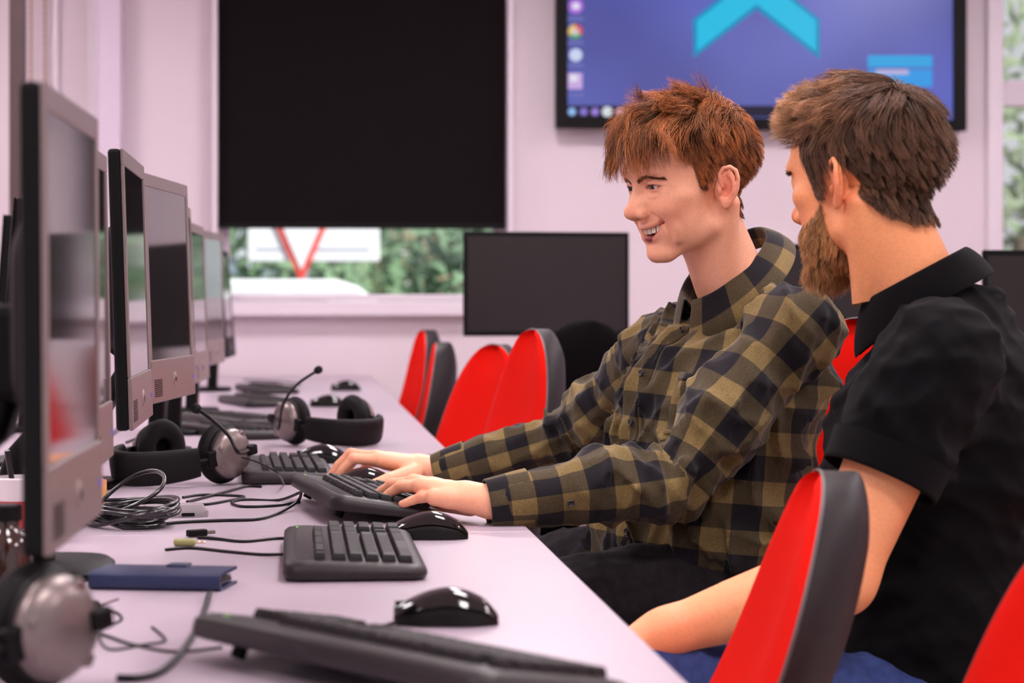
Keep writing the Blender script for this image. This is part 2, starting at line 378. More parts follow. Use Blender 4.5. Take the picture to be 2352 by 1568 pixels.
for i in range(2, 5):
    w_ = ['nearest the camera', 'second', 'third'][i-2]
    desk(DX0-.82, DX0-.02, YS[i], YS[i+1], 'white bench desk on the opposite side behind the monitors, '+w_, 'white bench desks')
# ================================================================ monitors
M_bez = mat('grey_bezel', (118, 102, 100), .38, spec=.5, noise=.03, nscale=60)
M_side = mat('monitor_shell', (9, 9, 10), .5, spec=.15, noise=.04, nscale=90)
M_scr = mat('dark_glossy_screen', (12, 11, 13), .07, spec=.6)
M_matte = mat('dark_matte_screen', (34, 27, 28), .4, spec=.3, noise=.03, nscale=30)
def monitor(label, p_near, p_far, ztop, H=.40, bez=M_bez, scr=M_scr, chin=.075, side=.02, tilt=4, logo=True, base=.12, cat='monitor', depth=.022, bo=.05, neck=True, group='monitors along the desk'):
    """front face runs from p_near (x,y) to p_far (x,y); faces to the right of that direction"""
    a, f = Vector(p_near), Vector(p_far); Wd = (f-a).length; d = (f-a).normalized(); mid = (a+f)/2
    rz = math.atan2(d.y, d.x)                       # local x runs near->far ; local -y is the viewing side
    t = thing('monitor', label, cat, (mid.x, mid.y, DZ), rz, group)
    top = ztop-DZ; bot = top-H
    C = Matrix.Translation((0, 0, bot)) @ Matrix.Rotation(math.radians(-tilt), 4, 'X')
    T = lambda mb: setattr(mb, 'v', [tuple(C @ Vector(v)) for v in mb.v]) or mb
    hw = Wd/2
    T(MB().boxx(-hw, hw, .0035, depth, 0, H)).build('shell', M_side, t, bevel=.005)
    rings = [[(x*k, y_, H*.5+z*k2) for x, z in rrect(Wd*.5, H*.55, .05)] for y_, k, k2 in ((depth-.002, 1, 1), (depth+.02, .85, .82), (depth+.028, .7, .66))]
    T(MB().loft(rings)).build('back_bulge', M_side, t, smooth=40)
    for sg in (-1, 1): T(MB().boxx(sg*hw, sg*(hw-side), 0, .004, chin, H-side*1.15)).build('side_bezel', bez, t, bevel=.0015)
    T(MB().boxx(-hw, hw, -.0, .004, H-side*1.15, H)).build('top_bezel', bez, t, bevel=.0015)
    T(MB().boxx(-hw, hw, -.002, .004, 0, chin)).build('lower_bezel', bez, t, bevel=.002)
    T(MB().boxx(-hw+side, hw-side, .0015, .0036, chin, H-side*1.15)).build('screen', scr, t)
    if logo:
        lb = T(MB().lathe([(.012, 0), (.012, .0015), (.010, .002)], 20, (0, -.002, chin*.5), Matrix.Rotation(PI/2, 3, 'X'))).build('badge', mat('silver_badge', (176, 158, 156), .35, metal=.4), t, smooth=40)
        text_mesh('badge_lettering', 'hp', .017, mat('badge_dark', (60, 50, 50), .4), lb, C @ Matrix.Translation((0, -.0042, chin*.5)) @ Matrix.Rotation(PI/2, 4, 'X'), shear=.25)
        T(MB().boxx(hw-.028, hw-.026, -.003, -.0015, chin*.4, chin*.5)).build('power_led', mat('led_blue', (40, 50, 160), .3, emit=(70, 90, 255), estr=.6), t)
        sl = MB()
        for k in range(9): sl.boxx(-hw+.02, -hw+.09, -.0028, -.0015, chin*.15+k*.0035, chin*.15+k*.0035+.0016)
        T(sl).build('speaker_slots', M_black, t)
    if neck:
        zt_ = bot+H*.45
        MB().loft([[(x, y_+depth+.03+(bo-.03)*k, z) for x, y_ in rrect(.07, .035, .012)] for z, k in ((.012, 1), (.03, 1), (zt_*.35, .8), (zt_*.7, .15), (zt_, 0))]).build('stand_neck', M_side, t, smooth=40)
        MB().box((0, depth+.025, bot+H*.42), (.09, .06, .09)).build('hinge', M_side, t, bevel=.01)
        MB().loft([[(x*k, y_*k+depth+bo, z) for x, y_ in superell(base, base*.8, 3)] for z, k in ((0, .97), (.004, 1), (.009, 1), (.014, .93))]).build('base', M_side, t, smooth=40)
    return t
def mp(px, Z): v = W(px, 690, Z); return (v.x, v.y)
zt = lambda py, Z: W(0, py, Z).z
def mon(label, px0, Z0, px1, Z1, py0, **k): return monitor(label, mp(px0, Z0), mp(px1, Z1), zt(py0, Z0), **k)
m1 = mon('large blurred grey-framed monitor nearest the camera at the left edge', 110, 1.85, 232, 2.24, 185, H=.405, tilt=.4, base=.09, bo=.21)
mon('monitor mostly hidden behind the nearest monitor, its base showing', 184, 2.50, 258, 2.95, 300, H=.405, base=.115, tilt=1)
mon('sharp grey-framed monitor with thick black side edge, second visible in row', 303, 3.08, 349, 3.50, 340, H=.40, tilt=1.8, base=.09, bo=.19)
mon('grey-framed monitor with wide dark screen turned slightly to the camera', 349, 3.75, 447, 4.18, 395, H=.40, tilt=2, base=.09, bo=.15)
mon('narrow slice of monitor right behind the wide dark-screened one', 415, 4.60, 452, 5.03, 458, H=.40, tilt=2, base=.10)
mon('small monitor with pale reflection beyond the wide dark-screened one', 447, 5.35, 480, 5.78, 508, H=.40, tilt=2, base=.10)
mon('blurred monitor with greenish reflection toward the far end', 474, 6.4, 516, 6.82, 528, H=.40, tilt=1, base=.10)
mon('black monitor seen edge-on at the far end of the row', 523, 8.0, 541, 8.4, 572, H=.40, bez=M_side, base=.09)
# monitor backs of the opposite bench
def opp(label, px, Z, py):
    p = mp(px, Z); t = monitor(label, (p[0]-.03, p[1]), (p[0], p[1]-.42), zt(py, Z), bez=M_side, logo=False, group='monitors on the opposite bench')
    return t
o1 = opp('dark monitor back with blue plugs at the left frame edge', 58, 4.75, 472)
for k in range(2):
    MB().box((-.05+k*.045, .075, .27), (.028, .03, .018)).build('blue_plug', mat('plug_blue', (32, 66, 150), .5), o1, bevel=.003)
    MB().tube(spline([(-.05+k*.045, .09, .27), (-.06+k*.04, .13, .24), (-.02+k*.05, .12, .12), (-.08, .10, .02)], 6), .005, 8).build('grey_lead', mat('grey_cable', (150, 148, 156), .5), o1, smooth=60)
opp('dark monitor back further along the opposite bench', 30, 5.9, 505)
# dark monitors on the side desk in the background
def far_mon(label, px0, px1, py0, py1, Z, skew=0, bez=M_side, bs=.012, base=.1):
    a, f = mp(px0, Z), mp(px1, Z+skew); H = (py1-py0)/FPX*Z
    return monitor(label, a, f, zt(py0, Z), H=H, bez=bez, scr=M_matte, chin=bs*1.4, side=bs, tilt=0, logo=False, base=base, group='monitors in the background')
far_mon('wide dark monitor standing in front of the far window', 1066, 1445, 531, 772, 7.0, .12)
far_mon('black monitor mostly hidden between the two men', 1775, 2010, 560, 790, 6.2)
fm = far_mon('dark monitor with grey lower rail at the right edge', 2258, 2560, 574, 800, 5.6)
MB().boxx(-.18, .18, -.012, 0, .225, .25).build('grey_rail', mat('rail_grey', (110, 100, 112), .4), fm)
# side desk carrying the background monitors
t = thing('side_desk', 'pale desk in the background carrying the dark monitors', 'desk', (2.2, 6.75, 0))
MB().boxx(-1.55, 2.4, -1.35, .75, DZ-.025, DZ).build('tabletop', M_desk, t, bevel=.002)
for x in (-1.45, 2.3):
    for y in (-1.2, .6): MB().boxx(x-.02, x+.02, y-.02, y+.02, 0, DZ-.025).build('leg', M_leg, t)

# ================================================================ keyboards
M_kb = mat('keyboard_body', (36, 31, 33), .45, spec=.35, noise=.04, nscale=120, bump=.06, bscale=900)
M_key = mat('keycap', (32, 28, 30), .5, spec=.35, noise=.03, nscale=200)
def keycap(wd, dp, h=.009):
    key = ('kc', round(wd, 4), round(dp, 4))
    if key in MATS: return MATS[key]
    m = MB(); r = []
    for k, z in ((1, 0), (.93, h*.5), (.80, h*.93), (.74, h)):
        ins = (1-k)*.0085
        r.append([(x, y, z) for x, y in ((-wd/2+ins, -dp/2+ins), (wd/2-ins, -dp/2+ins), (wd/2-ins, dp/2-ins), (-wd/2+ins, dp/2-ins))])
    m.loft(r); me = bpy.data.meshes.new('keycap'); me.from_pydata(m.v, [], m.f)
    bm = bmesh.new(); bm.from_mesh(me); bmesh.ops.recalc_face_normals(bm, faces=bm.faces); bm.to_mesh(me); bm.free()
    me.materials.append(M_key); MATS[key] = me; return me
def key_layout():
    u = .0186; L = []
    rows = [([(0, 1)]+[(2+i, 1) for i in range(4)]+[(6.5+i, 1) for i in range(4)]+[(11+i, 1) for i in range(4)], .0125),
            ([(i, 1) for i in range(13)]+[(13, 2)], .0165), ([(0, 1.5)]+[(1.5+i, 1) for i in range(12)]+[(13.5, 1.5)], .0165),
            ([(0, 1.75)]+[(1.75+i, 1) for i in range(11)]+[(12.75, 2.25)], .0165), ([(0, 2.25)]+[(2.25+i, 1) for i in range(10)]+[(12.25, 2.75)], .0165),
            ([(0, 1.5), (1.5, 1.25), (2.75, 1.25), (4, 6), (10, 1.25), (11.25, 1.25), (12.5, 1.25), (13.75, 1.25)], .0165)]
    ys = [.0, -.0215, -.0403, -.0591, -.0779, -.0967]
    for (ks, dp), y in zip(rows, ys):
        for x, wd in ks: L.append(((x+wd/2)*u, y, wd*u-.0016, dp))
    for r in (1, 2):
        for i in range(3): L.append(((15.3+i+.5)*u, ys[r], u-.0016, .0165))
    for i in range(3): L.append(((15.3+i+.5)*u, ys[0], u-.0016, .0125)); L.append(((15.3+i+.5)*u, ys[5], u-.0016, .0165))
    L.append((16.8*u, ys[4], u-.0016, .0165))
    for r in range(1, 6):
        for i in range(4):
            if r == 5 and i == 0: continue
            L.append(((18.6+i+.5)*u, ys[r], u-.0016, .0165))
    return L
def keyboard(label, loc, rz, tilt=0, keys=True, feet=False, s=1, wide=.45, dep=.175):
    t = thing('keyboard', label, 'keyboard', loc, group='keyboards on the desk', rot=None)
    t.rotation_mode = 'XYZ'; t.rotation_euler = (math.radians(tilt), 0, rz)
    # body: rounded outline, top slightly dished. Local origin: front edge middle on the desk
    out = [(x, y+dep/2) for x, y in rrect(wide, dep, .022, 6)]
    out = [(x, y+(.010*math.cos(x/wide*PI) if y > dep*.6 else 0)) for x, y in out]
    sc = lambda k, z: [(x-math.copysign(min(abs(x), k), x)*1 if abs(x) > wide/2-.03 else x, min(max(y, k), dep+.01-k) if k else y, z) for x, y in out]
    cx0, cy0 = 0, dep/2
    def ring(ins, zf, zb):
        r = []
        for x, y in out:
            kx, ky = (wide/2-ins)/(wide/2), (dep/2-ins)/(dep/2)
            yy = cy0+(y-cy0)*ky; r.append((x*kx, yy, zf+(zb-zf)*yy/dep))
        return r
    body = MB().loft([ring(.008, .001, .001), ring(.002, .003, .003), ring(0, .008, .010), ring(.001, .013, .019), ring(.006, .017, .024), ring(.012, .018, .026)]).build('body', M_kb, t, smooth=50)
    MB().loft([ring(.0135, .0178, .0255), ring(.0145, .0186, .0264)]).build('top_trim', M_kb, t, smooth=50)
    well = [(-wide/2+.024, dep-.038), (wide/2-.024, dep-.038), (wide/2-.024, .022), (-wide/2+.024, .022)]
    L = key_layout(); x0 = -wide/2+.026; sx = (wide-.052)/(22.6*.0186)
    sl = math.atan2(.008, dep)
    if keys:
        for kx, ky, kw, kd in L:
            y = dep-.044+ky*1.08; o = bpy.data.objects.new('key', keycap(kw*sx, kd*1.04)); col.objects.link(o); o.parent = t
            o.location = (x0+kx*sx, y, .0185+.008*y/dep); o.rotation_euler = (sl, 0, 0)
    else:
        m = MB()
        for kx, ky, kw, kd in L:
            y = dep-.044+ky*1.08; z = .0185+.008*y/dep
            m.loft([[(x0+kx*sx+a*(kw/2*sx-i_), y+b_*(kd/2-i_), z+h_) for a, b_ in ((-1, -1), (1, -1), (1, 1), (-1, 1))] for i_, h_ in ((0, 0), (.002, .007))])
        o = m.build('keys', M_key, t); o['kind'] = 'stuff'
    MB().box((wide*.40, dep-.017, .0255), (.006, .003, .0015)).build('status_light', mat('led_green', (120, 190, 60), .4, emit=(140, 230, 60), estr=.8), t)
    for sgn in (-1, 1):
        if feet: MB().tube([(sgn*wide*.36, dep-.03, .012), (sgn*wide*.36, dep-.022, -.0115)], [.008, .0075], 10).build('folding_foot', M_black, t, smooth=40)
        else: MB().box((sgn*wide*.36, dep-.03, .002), (.03, .012, .004)).build('rubber_foot', M_black, t)
    return t
# ================================================================ mice
M_mtop = mat('glossy_black_shell', (7, 6, 6), .1, spec=.5, coat=.3)
M_mside = mat('satin_black_side', (15, 12, 13), .4, spec=.25)
def mouse(label, loc, rz, s=1.0, glossy=True):
    t = thing('mouse', label, 'mouse', loc, rz, 'computer mice on the desk'); t.scale = (s, s, s)
    L_, Wm, Hm = .112, .062, .039; n = 26; N = 28
    def sect(v, z0, z1, inset):
        y = -L_/2+L_*v                       # v 0 rear .. 1 front
        prof = max(0, math.sin(PI*min(1, (v*.94+.03))))**.5
        hz = Hm*(math.sin(PI*(.10+.78*(v if v < .5 else .5+(v-.5)*.9)))**.8)*(1-.35*max(0, v-.45))
        if v < .12: hz *= math.sqrt(max(0.02, v/.12))*.55+.45
        wd = Wm/2*(prof**.75)*(1-.10*math.exp(-((v-.55)/.18)**2)) - inset
        r = []
        for k in range(N):
            a = 2*PI*k/N; c, s_ = math.cos(a), math.sin(a)
            x = wd*math.copysign(abs(c)**.8, c); z = hz*(abs(s_)**.75) if s_ > 0 else 0
            r.append((x, y, min(max(z, z0*hz), z1*hz)+.001))
        return r
    vsn = [0.0, .012, .035]+[.07+.86*i/(n-1) for i in range(n)]+[.965, .988, 1.0]
    MB().loft([sect(v, 0, .62, .0005) for v in vsn]).build('body', M_mside, t, smooth=40)
    MB().loft([sect(v, .56, 1, -.0004) for v in vsn]).build('top_shell', M_mtop if glossy else M_mside, t, smooth=50)
    MB().lathe([(.006, -.0035), (.0105, -.003), (.011, 0), (.0105, .003), (.006, .0035)], 20, (0, .030, .0195), Matrix.Rotation(PI/2, 3, 'Y')).build('scroll_wheel', mat('rubber_grey', (52, 48, 50), .6), t, smooth=40)
    MB().box((0, .046, .0215), (.0016, .018, .006)).build('button_split', M_black, t)
    return t
# ================================================================ headsets
M_pad = mat('leatherette_pad', (14, 11, 12), .6, spec=.2, bump=.15, bscale=500)
M_silver = mat('brushed_silver', (128, 116, 113), .36, metal=.7, noise=.05, nscale=90)
M_ringd = mat('dark_rubber', (18, 15, 16), .5, spec=.2)
def headset(label, loc, rot, boom=1, mic_dir=(0, 0, 1), s=1.2, boom_pts=None, flip=1):
    """local frame: band arc in the local xy plane opening towards +y, cups at its two ends, ear axis = x"""
    t = thing('headset', label, 'headset', loc, group='headsets on the desk', rot=rot); t.scale = (s, s, s)
    R = .088
    arc = [(R*math.cos(a)*1.0, R*1.12*math.sin(a), 0) for a in [PI+PI*k/28 for k in range(29)]]
    def band(pts, hw, th, name, m):
        rings = []
        for i, p in enumerate(pts):
            p = Vector(p); nrm = Vector((p.x, p.y*.9, 0)).normalized(); fade = math.sin(PI*(i+2)/(len(pts)+3))**.35
            rings.append([p+nrm*(y*th*fade)+Vector((0, 0, x*hw*(.55+.45*fade))) for x, y in superell(1, 1, 3.2, 16)])
        MB().loft(rings).build(name, m, t, smooth=50)
    band(arc[3:-3], .027, .0095, 'headband_pad', M_pad)
    MB().tube([Vector(p)*1.0 for p in arc], .0042, 8).build('band_wire', M_side, t, smooth=50)
    for sg in (-1, 1):
        c = Vector((sg*R*.97, .032, 0)); Rx = Matrix.Rotation(PI/2, 3, 'Y')
        if sg < 0: Rx = Matrix.Rotation(-PI/2, 3, 'Y')
        MB().box((sg*R, -.004, 0), (.010, .03, .026)).build('slider', M_side, t, bevel=.003)
        MB().loft([[Vector((sg*R+sg*k, y_, z_)) for y_, z_ in ((0, -.016), (.052, -.034), (.058, -.026), (.03, -.008), (.03, .008), (.058, .026), (.052, .034), (0, .016))] for k in (.004, .011)]).build('yoke', M_silver, t, bevel=.002)
        # housing
        cup = MB().lathe([(.036, -.004), (.039, 0), (.038, .006), (.032, .013), (.020, .0175), (.004, .019)], 32, c, Rx).build('ear_cup', M_silver, t, smooth=60)
        MB().lathe([(.040, -.006), (.0415, -.003), (.0405, 0), (.037, .001)], 32, c, Rx).build('cup_rim', M_ringd, cup, smooth=60)
        prof = []
        for k in range(13):
            a = 2*PI*k/12; prof.append((.032+.016*math.cos(a), -.018+.0135*math.sin(a)))
        MB().lathe(prof, 32, c, Rx, cap=False).build('ear_cushion', M_pad, cup, smooth=80)
        MB().lathe([(.001, -.007), (.024, -.007), (.024, -.006), (.001, -.006)], 24, c, Rx).build('speaker_mesh', M_dark, cup)
    sg = boom
    c = Vector((sg*(R+.012), .058, 0))
    MB().box(c+Vector((0, .004, 0)), (.014, .02, .016)).build('mic_pivot', M_side, t, bevel=.003)
    if boom_pts and len(boom_pts) > 1:
        P = spline([c]+[Vector(p) for p in boom_pts], 7)
        MB().tube(P, [.0028]*len(P), 8).build('mic_boom', M_ringd, t, smooth=60)
        e = P[-1]; d = (P[-1]-P[-2]).normalized(); q = d.to_track_quat('Z', 'Y').to_matrix()
        MB().lathe([(.002, -.004), (.006, -.002), (.0078, .004), (.0072, .009), (.004, .012), (.001, .0125)], 14, e, q).build('microphone', M_pad, t, smooth=60)
    return t
# ================================================================ chairs
M_red = mat('red_upholstery', (222, 20, 8), .9, spec=.08, noise=.06, nscale=500, bump=.25, bscale=1400)
M_shell = mat('charcoal_shell', (36, 31, 33), .5, spec=.2, noise=.05, nscale=60, bump=.1, bscale=700)
M_blackup = mat('black_upholstery', (10, 8, 9), .95, spec=.05, noise=.08, nscale=500)
M_chrome = mat('dark_metal', (70, 66, 68), .35, metal=.8)
def chair(label, loc, rz, top=.98, lean=8, front=None, group='red task chairs', shell=None, wd=.45, bh=.52):
    """faces local -x; origin on the floor under the seat"""
    front = front or M_red; shell = shell or M_shell
    t = thing('task_chair', label, 'chair', loc, rz, group)
    th = math.radians(lean)
    zb = top-bh*math.cos(th); seat_z = min(.50, zb-.10)
    def backpt(u, v, d):
        # u -1..1 across, v 0..1 up, d thickness (0 = front face, + = rearwards)
        wv = math.sqrt(max(0, 1-((v-.30)/.70)**2.3)) if v > .30 else 1-.10*((.30-v)/.30)**2
        if v < .12: wv *= .82+.18*math.sqrt(v/.12)
        y = u*wd/2*wv
        cur = -.035*(u*u)-.028*math.exp(-((v-.28)/.22)**2)*(1-.4*u*u)          # wraps forward at the sides, lumbar bulge
        x = .215+d+cur; z = v*bh
        return Vector((x+math.sin(th)*z, y, zb+math.cos(th)*z))
    N, Mv = 17, 26
    vv = [1-(1-k/(Mv-1))**1.0 for k in range(Mv)]; vv = [0]+[.012]+[.02+.975*(1-(1-k/(Mv-1))**1.6) for k in range(Mv)]+[.9975, 1.0]
    def slab(d0, d1_, r, name, m, us=1.0, drop=0., rear=0):
        rings = []
        for v in vv:
            ring = []; e = math.sqrt(max(0, 1-((v-.80)/.20)**2)) if v > .80 else min(1, .3+v/.03)
            d1 = d1_-(drop*max(0, (v-.5)/.5)**2)
            for k in range(N):                                       # front side
                u = -1+2*k/(N-1); q = max(abs(u)**5, 1-e); ring.append(backpt(u*us, v, d0+((d1-d0)*.92*q if rear == 0 else 0)))
            for k in range(N-1, -1, -1):
                u = -1+2*k/(N-1); q = max(abs(u)**4, 1-e); ring.append(backpt(u*us, v, d1-((d1-d0)*.88*q if rear else 0)))
            rings.append(ring)
        return MB().loft(rings).build(name, m, t, smooth=60)
    slab(0, .034, 1.0, 'back_cushion', front, .99)
    slab(.034, .088, .95, 'back_shell', shell, 1.0, .022, 1)
    if front is M_red:
        P = [backpt(-1.0, v, .034) for v in vv[2:]]+[backpt(1.0, v, .034) for v in reversed(vv[2:])]
        MB().tube(P, .0022, 6).build('piping', mat('piping_grey', (84, 74, 76), .4), t, smooth=60)
    sp = []
    for k, z in ((.86, -.035), (.97, -.028), (1, -.008), (.985, .018), (.90, .034), (.6, .040)):
        sp.append([(x*k*.235, y*k*.23, seat_z+z) for x, y in superell(1, 1, 3.6, 40)])
    MB().loft(sp).build('seat_cushion', front, t, smooth=60)
    MB().loft([[(x*k*.225, y*k*.22, seat_z+z) for x, y in superell(1, 1, 3.6, 40)] for k, z in ((.8, -.055), (.97, -.045), (.99, -.032))]).build('seat_pan', shell, t, smooth=60)
    lo = backpt(0, .12, .06)
    MB().tube(spline([(.05, 0, seat_z-.06), (.20, 0, seat_z-.065), (lo.x+.01, 0, seat_z-.02), (lo.x+.02, 0, lo.z+.12)], 6), .026, 10, flat=.45, up=(0, 1, 0)).build('back_bracket', shell, t, smooth=60)
    MB().lathe([(.028, .10), (.028, .24), (.022, .245), (.022, seat_z-.06)], 16).build('gas_column', M_chrome, t, smooth=40)
    for k in range(5):
        a = 2*PI*k/5+.3; e = Vector((math.cos(a), math.sin(a), 0))
        lg = MB().tube([e*.02+Vector((0, 0, .115)), e*.15+Vector((0, 0, .10)), e*.28+Vector((0, 0, .075))], [.028, .024, .017], 8, flat=.7).build('base_leg', M_black, t, smooth=60)
        q = Matrix.Rotation(a+PI/2, 3, 'Z') @ Matrix.Rotation(PI/2, 3, 'Y')
        MB().lathe([(.012, -.024), (.027, -.022), (.030, -.012), (.030, .012), (.027, .022), (.012, .024)], 16, e*.285+Vector((0, 0, .03)), q).build('castor', M_black, lg, smooth=40)
    return t
# ================================================================ placing things on the desk
def dk(px, py, h=0): p = onZ(px, py, DZ+h); return (p.x, p.y, DZ+h)
R90 = PI/2
# chairs
def chair_at(label, px_top, py_top, Z, rz=0, lean=8, **k):
    top = W(px_top, py_top, Z); 
    th = math.radians(lean); off = .215+.02+math.sin(th)*.52
    c = Vector((top.x-off*math.cos(rz), top.y-off*math.sin(rz), 0))
    return chair(label, c, rz, top=top.z, lean=lean, **k)
chair_at('empty red task chair with charcoal shell in front of the man in black', 1925, 1080, 2.48, rz=-.11, lean=18)
chair_at('red task chair filling the bottom right corner', 2560, 1190, 2.05, rz=.02, lean=16)
chair_at('red task chair with piped charcoal shell right behind the typing arm', 1243, 755, 5.0, rz=.20, lean=10)
chair_at('orange-red task chair second from the typing man', 1150, 790, 5.75, rz=.42, lean=11)
chair_at('third red task chair down the row, its dark shell showing', 1018, 785, 6.9, rz=-.05, lean=9)
chair_at('farthest red task chair at the end of the desk', 985, 757, 7.8, rz=.10, lean=9)
chair_at('black upholstered task chair in front of the wide dark monitor', 1355, 735, 6.1, rz=-1.15, lean=6, front=M_blackup, shell=M_blackup, wd=.44, group='black task chairs')
# keyboards
k1 = onZ(835, 1300)
keyboard('dark keyboard with chunky keys beside the middle mouse', (onZ(985, 1335).x, onZ(985, 1335).y+.225, DZ), R90, 0)
def kb_at(label, px, py, ang, tilt=0, h=0, **k):
    """px,py = near front corner (user side) on the desk; ang = turn of the long axis away from +Y"""
    p = onZ(px, py); rz = R90+math.radians(ang)
    d = Vector((math.cos(rz), math.sin(rz), 0)); c = p+d*.225
    return keyboard(label, (c.x, c.y, DZ+h), rz, tilt, **k)
kb_at('dark grey keyboard raised on feet under the typing hands', 1018, 1200, 8, tilt=7, feet=True)
kb_at('blurred dark keyboard at the bottom edge nearest the camera', 1475, 1620, 34, tilt=7, feet=True)
kb_at('keyboard behind the typing hands beside the nearer headset', 775, 1112, 2, keys=True)
kb_at('blurred keyboard behind the silver headset', 690, 1008, 22, keys=False)
kb_at('blurred keyboard fourth along the desk, in front of far monitors', 690, 980, 26, keys=False)
kb_at('far keyboard near the end of the desk', 690, 935, 14, keys=False)
kb_at('farthest keyboard at the end of the desk', 690, 905, 10, keys=False)
# mice
mouse('glossy black mouse nearest the camera on the bare desk', dk(1025, 1432), R90-.1, .98)
mouse('glossy black mouse beside the typing hand', dk(985, 1236), R90-.05)
mouse('black mouse under the cupped right hand', dk(835, 1122), R90+.1)
mouse('shiny black mouse behind the small desk keyboard', dk(740, 1062), R90-.3)
mouse('blurred black mouse, nearer of the two far mice', dk(753, 934), R90-.2)
mouse('blurred black mouse, farther of the two far mice', dk(795, 897), R90-.1)
# headsets
def headset_at(label, px, py, turn, boom, world_pts):
    c = onZ(px, py); rz = math.radians(turn)-YAW; rot = Euler((.157, 0, rz)); loc = Vector((c.x, c.y, DZ+.0435*1.2))
    Mi = (Matrix.Translation(loc) @ rot.to_matrix().to_4x4() @ Matrix.Scale(1.2, 4)).inverted()
    return headset(label, loc, rot, boom=boom, boom_pts=[Mi @ Vector(q) for q in world_pts])
headset_at('black headset with silver cups and mic boom by the monitors', 405, 1110, -38, 1, [W(548, 1040, 3.80), W(525, 1000, 3.82), W(485, 962, 3.85), W(455, 941, 3.87)])
headset_at('black headset with upright mic boom beyond the typing hands', 765, 1022, 38, -1, [W(640, 985, 4.85), W(650, 930, 4.85), W(680, 885, 4.87), W(727, 852, 4.90)])
headset_at('large out-of-focus headset with silver cup in the bottom left corner', -140, 1585, -35, 1, [])

# the two occupied chairs
def seat_for(label, pel, fwd, top, back=.0):
    rz = math.atan2(-fwd[1], -fwd[0]); return chair(label, Vector((pel.x+back*math.cos(rz), pel.y+back*math.sin(rz), 0)), rz, top=top, lean=10)
# ================================================================ small things on the desk
M_cable = mat('black_cable', (14, 12, 13), .4, spec=.3)
def cable(label, pts, r=.0022, m=None, name='cable', n=7):
    P = []
    for q in pts:
        h_ = q[2] if len(q) > 2 else 0; p = onZ(q[0], q[1], DZ+r+h_); P.append(p)
    b = Vector((P[0].x, P[0].y, DZ)); o = MB().tube([p-b for p in spline(P, n)], r, 8).build(name, m or M_cable, None, smooth=60, loc=b)
    return tag(o, label, 'cable', 'cables lying on the desk')
cable('thin black cable running left from the chunky middle keyboard', [(668, 1272, .004), (600, 1273), (520, 1266), (440, 1258), (380, 1262)])
cable('thin black cable just above it, ending at the small plug', [(705, 1237, .004), (640, 1236), (560, 1243), (500, 1237), (455, 1234)])
cable('black cable drooping from the corner of the typed-on keyboard', [(692, 1128, .03), (684, 1150, .012), (640, 1178), (590, 1192), (500, 1195), (400, 1200), (340, 1210)], .0026)
cable('looped black cable beside the typed-on keyboard', [(688, 1152), (640, 1160), (560, 1163), (532, 1154), (560, 1147), (640, 1148), (690, 1130, .02)], .0024)
cable('black lead falling from the silver headset over the keyboard behind', [(556, 1050, .055), (600, 1064, .055), (640, 1088, .038), (652, 1112, .0)], .0018)
cable('black cable curving under the silver headset cup', [(430, 1152), (500, 1134), (545, 1122), (570, 1116), (600, 1117)], .0026)
cable('black cable between the small grey box and the silver headset', [(410, 1160), (470, 1158), (520, 1150), (560, 1140), (470, 1136), (420, 1142)], .0024)
cable('short cable from the nearest mouse', [(908, 1430, .006), (870, 1440), (830, 1446), (790, 1444)], .0022)
cable('cable with a small loop at the desk edge beside the red chair', [(905, 1056), (950, 1055), (975, 1047), (1005, 1045), (1022, 1050), (985, 1053)], .0028)
cable('blurred dark lead running down from the blue wallet', [(481, 1362), (470, 1400), (448, 1450), (415, 1500), (372, 1540), (320, 1556), (270, 1556)], .0035)
cable('tangled thin wire in the bottom left foreground', [(40, 1400), (100, 1420), (160, 1425), (240, 1400), (280, 1420), (230, 1450), (250, 1490), (330, 1480), (380, 1470), (350, 1440)], .0014)
cable('second tangled thin wire near the foreground headset', [(10, 1430), (60, 1445), (120, 1470), (220, 1455), (300, 1478), (400, 1496), (510, 1486)], .0016)
cable('dark wire behind the far keyboards', [(560, 900), (620, 890), (690, 884), (640, 876), (560, 872)], .003)
cable('dark wire looping under the middle monitors', [(290, 1016), (330, 1000), (370, 985), (410, 980), (440, 984)], .003)
cable('black wire hanging loosely below the wide dark-screened monitor', [(268, 1062), (310, 1046), (340, 1030), (380, 1028), (420, 1036), (460, 1030)], .003)
# coil of cable
c = onZ(290, 1205)
t = thing('cable_coil', 'loose coil of shiny black cable beside the near monitor', 'cable', (c.x, c.y, DZ))
rs = random.Random(4)
M_coil = mat('shiny_black_cable', (22, 21, 24), .22, spec=.6)
for k in range(8):
    cx_, cy_ = rs.uniform(-.012, .012), rs.uniform(-.02, .02); rx, ry = .052+rs.uniform(-.008, .012), .085+rs.uniform(-.02, .02); tl = rs.uniform(-.25, .35); z0 = .006+k*.0045; ph = rs.uniform(0, 6)
    if k == 7: rx, ry, tl, z0 = .050, .07, .65, .045
    P = [(cx_+rx*math.cos(a), cy_+ry*math.sin(a), max(.004, z0+rx*math.cos(a+ph*.2)*tl+.004*math.sin(2*a+ph))) for a in [2*PI*j/40 for j in range(40)]]
    P = [Matrix.Rotation(.5, 3, 'Z') @ Vector(p) for p in P]
    MB().tube(P, .0034, 8, closed=True).build('cable_loop', M_coil, t, smooth=60)
MB().tube([Vector((.045, -.03, .012))+Vector((0, .008*math.cos(a), .010*math.sin(a))) for a in [2*PI*j/14 for j in range(14)]], .0014, 6, closed=True).build('twist_tie', mat('clear_tie', (180, 176, 180), .3), t, smooth=60)
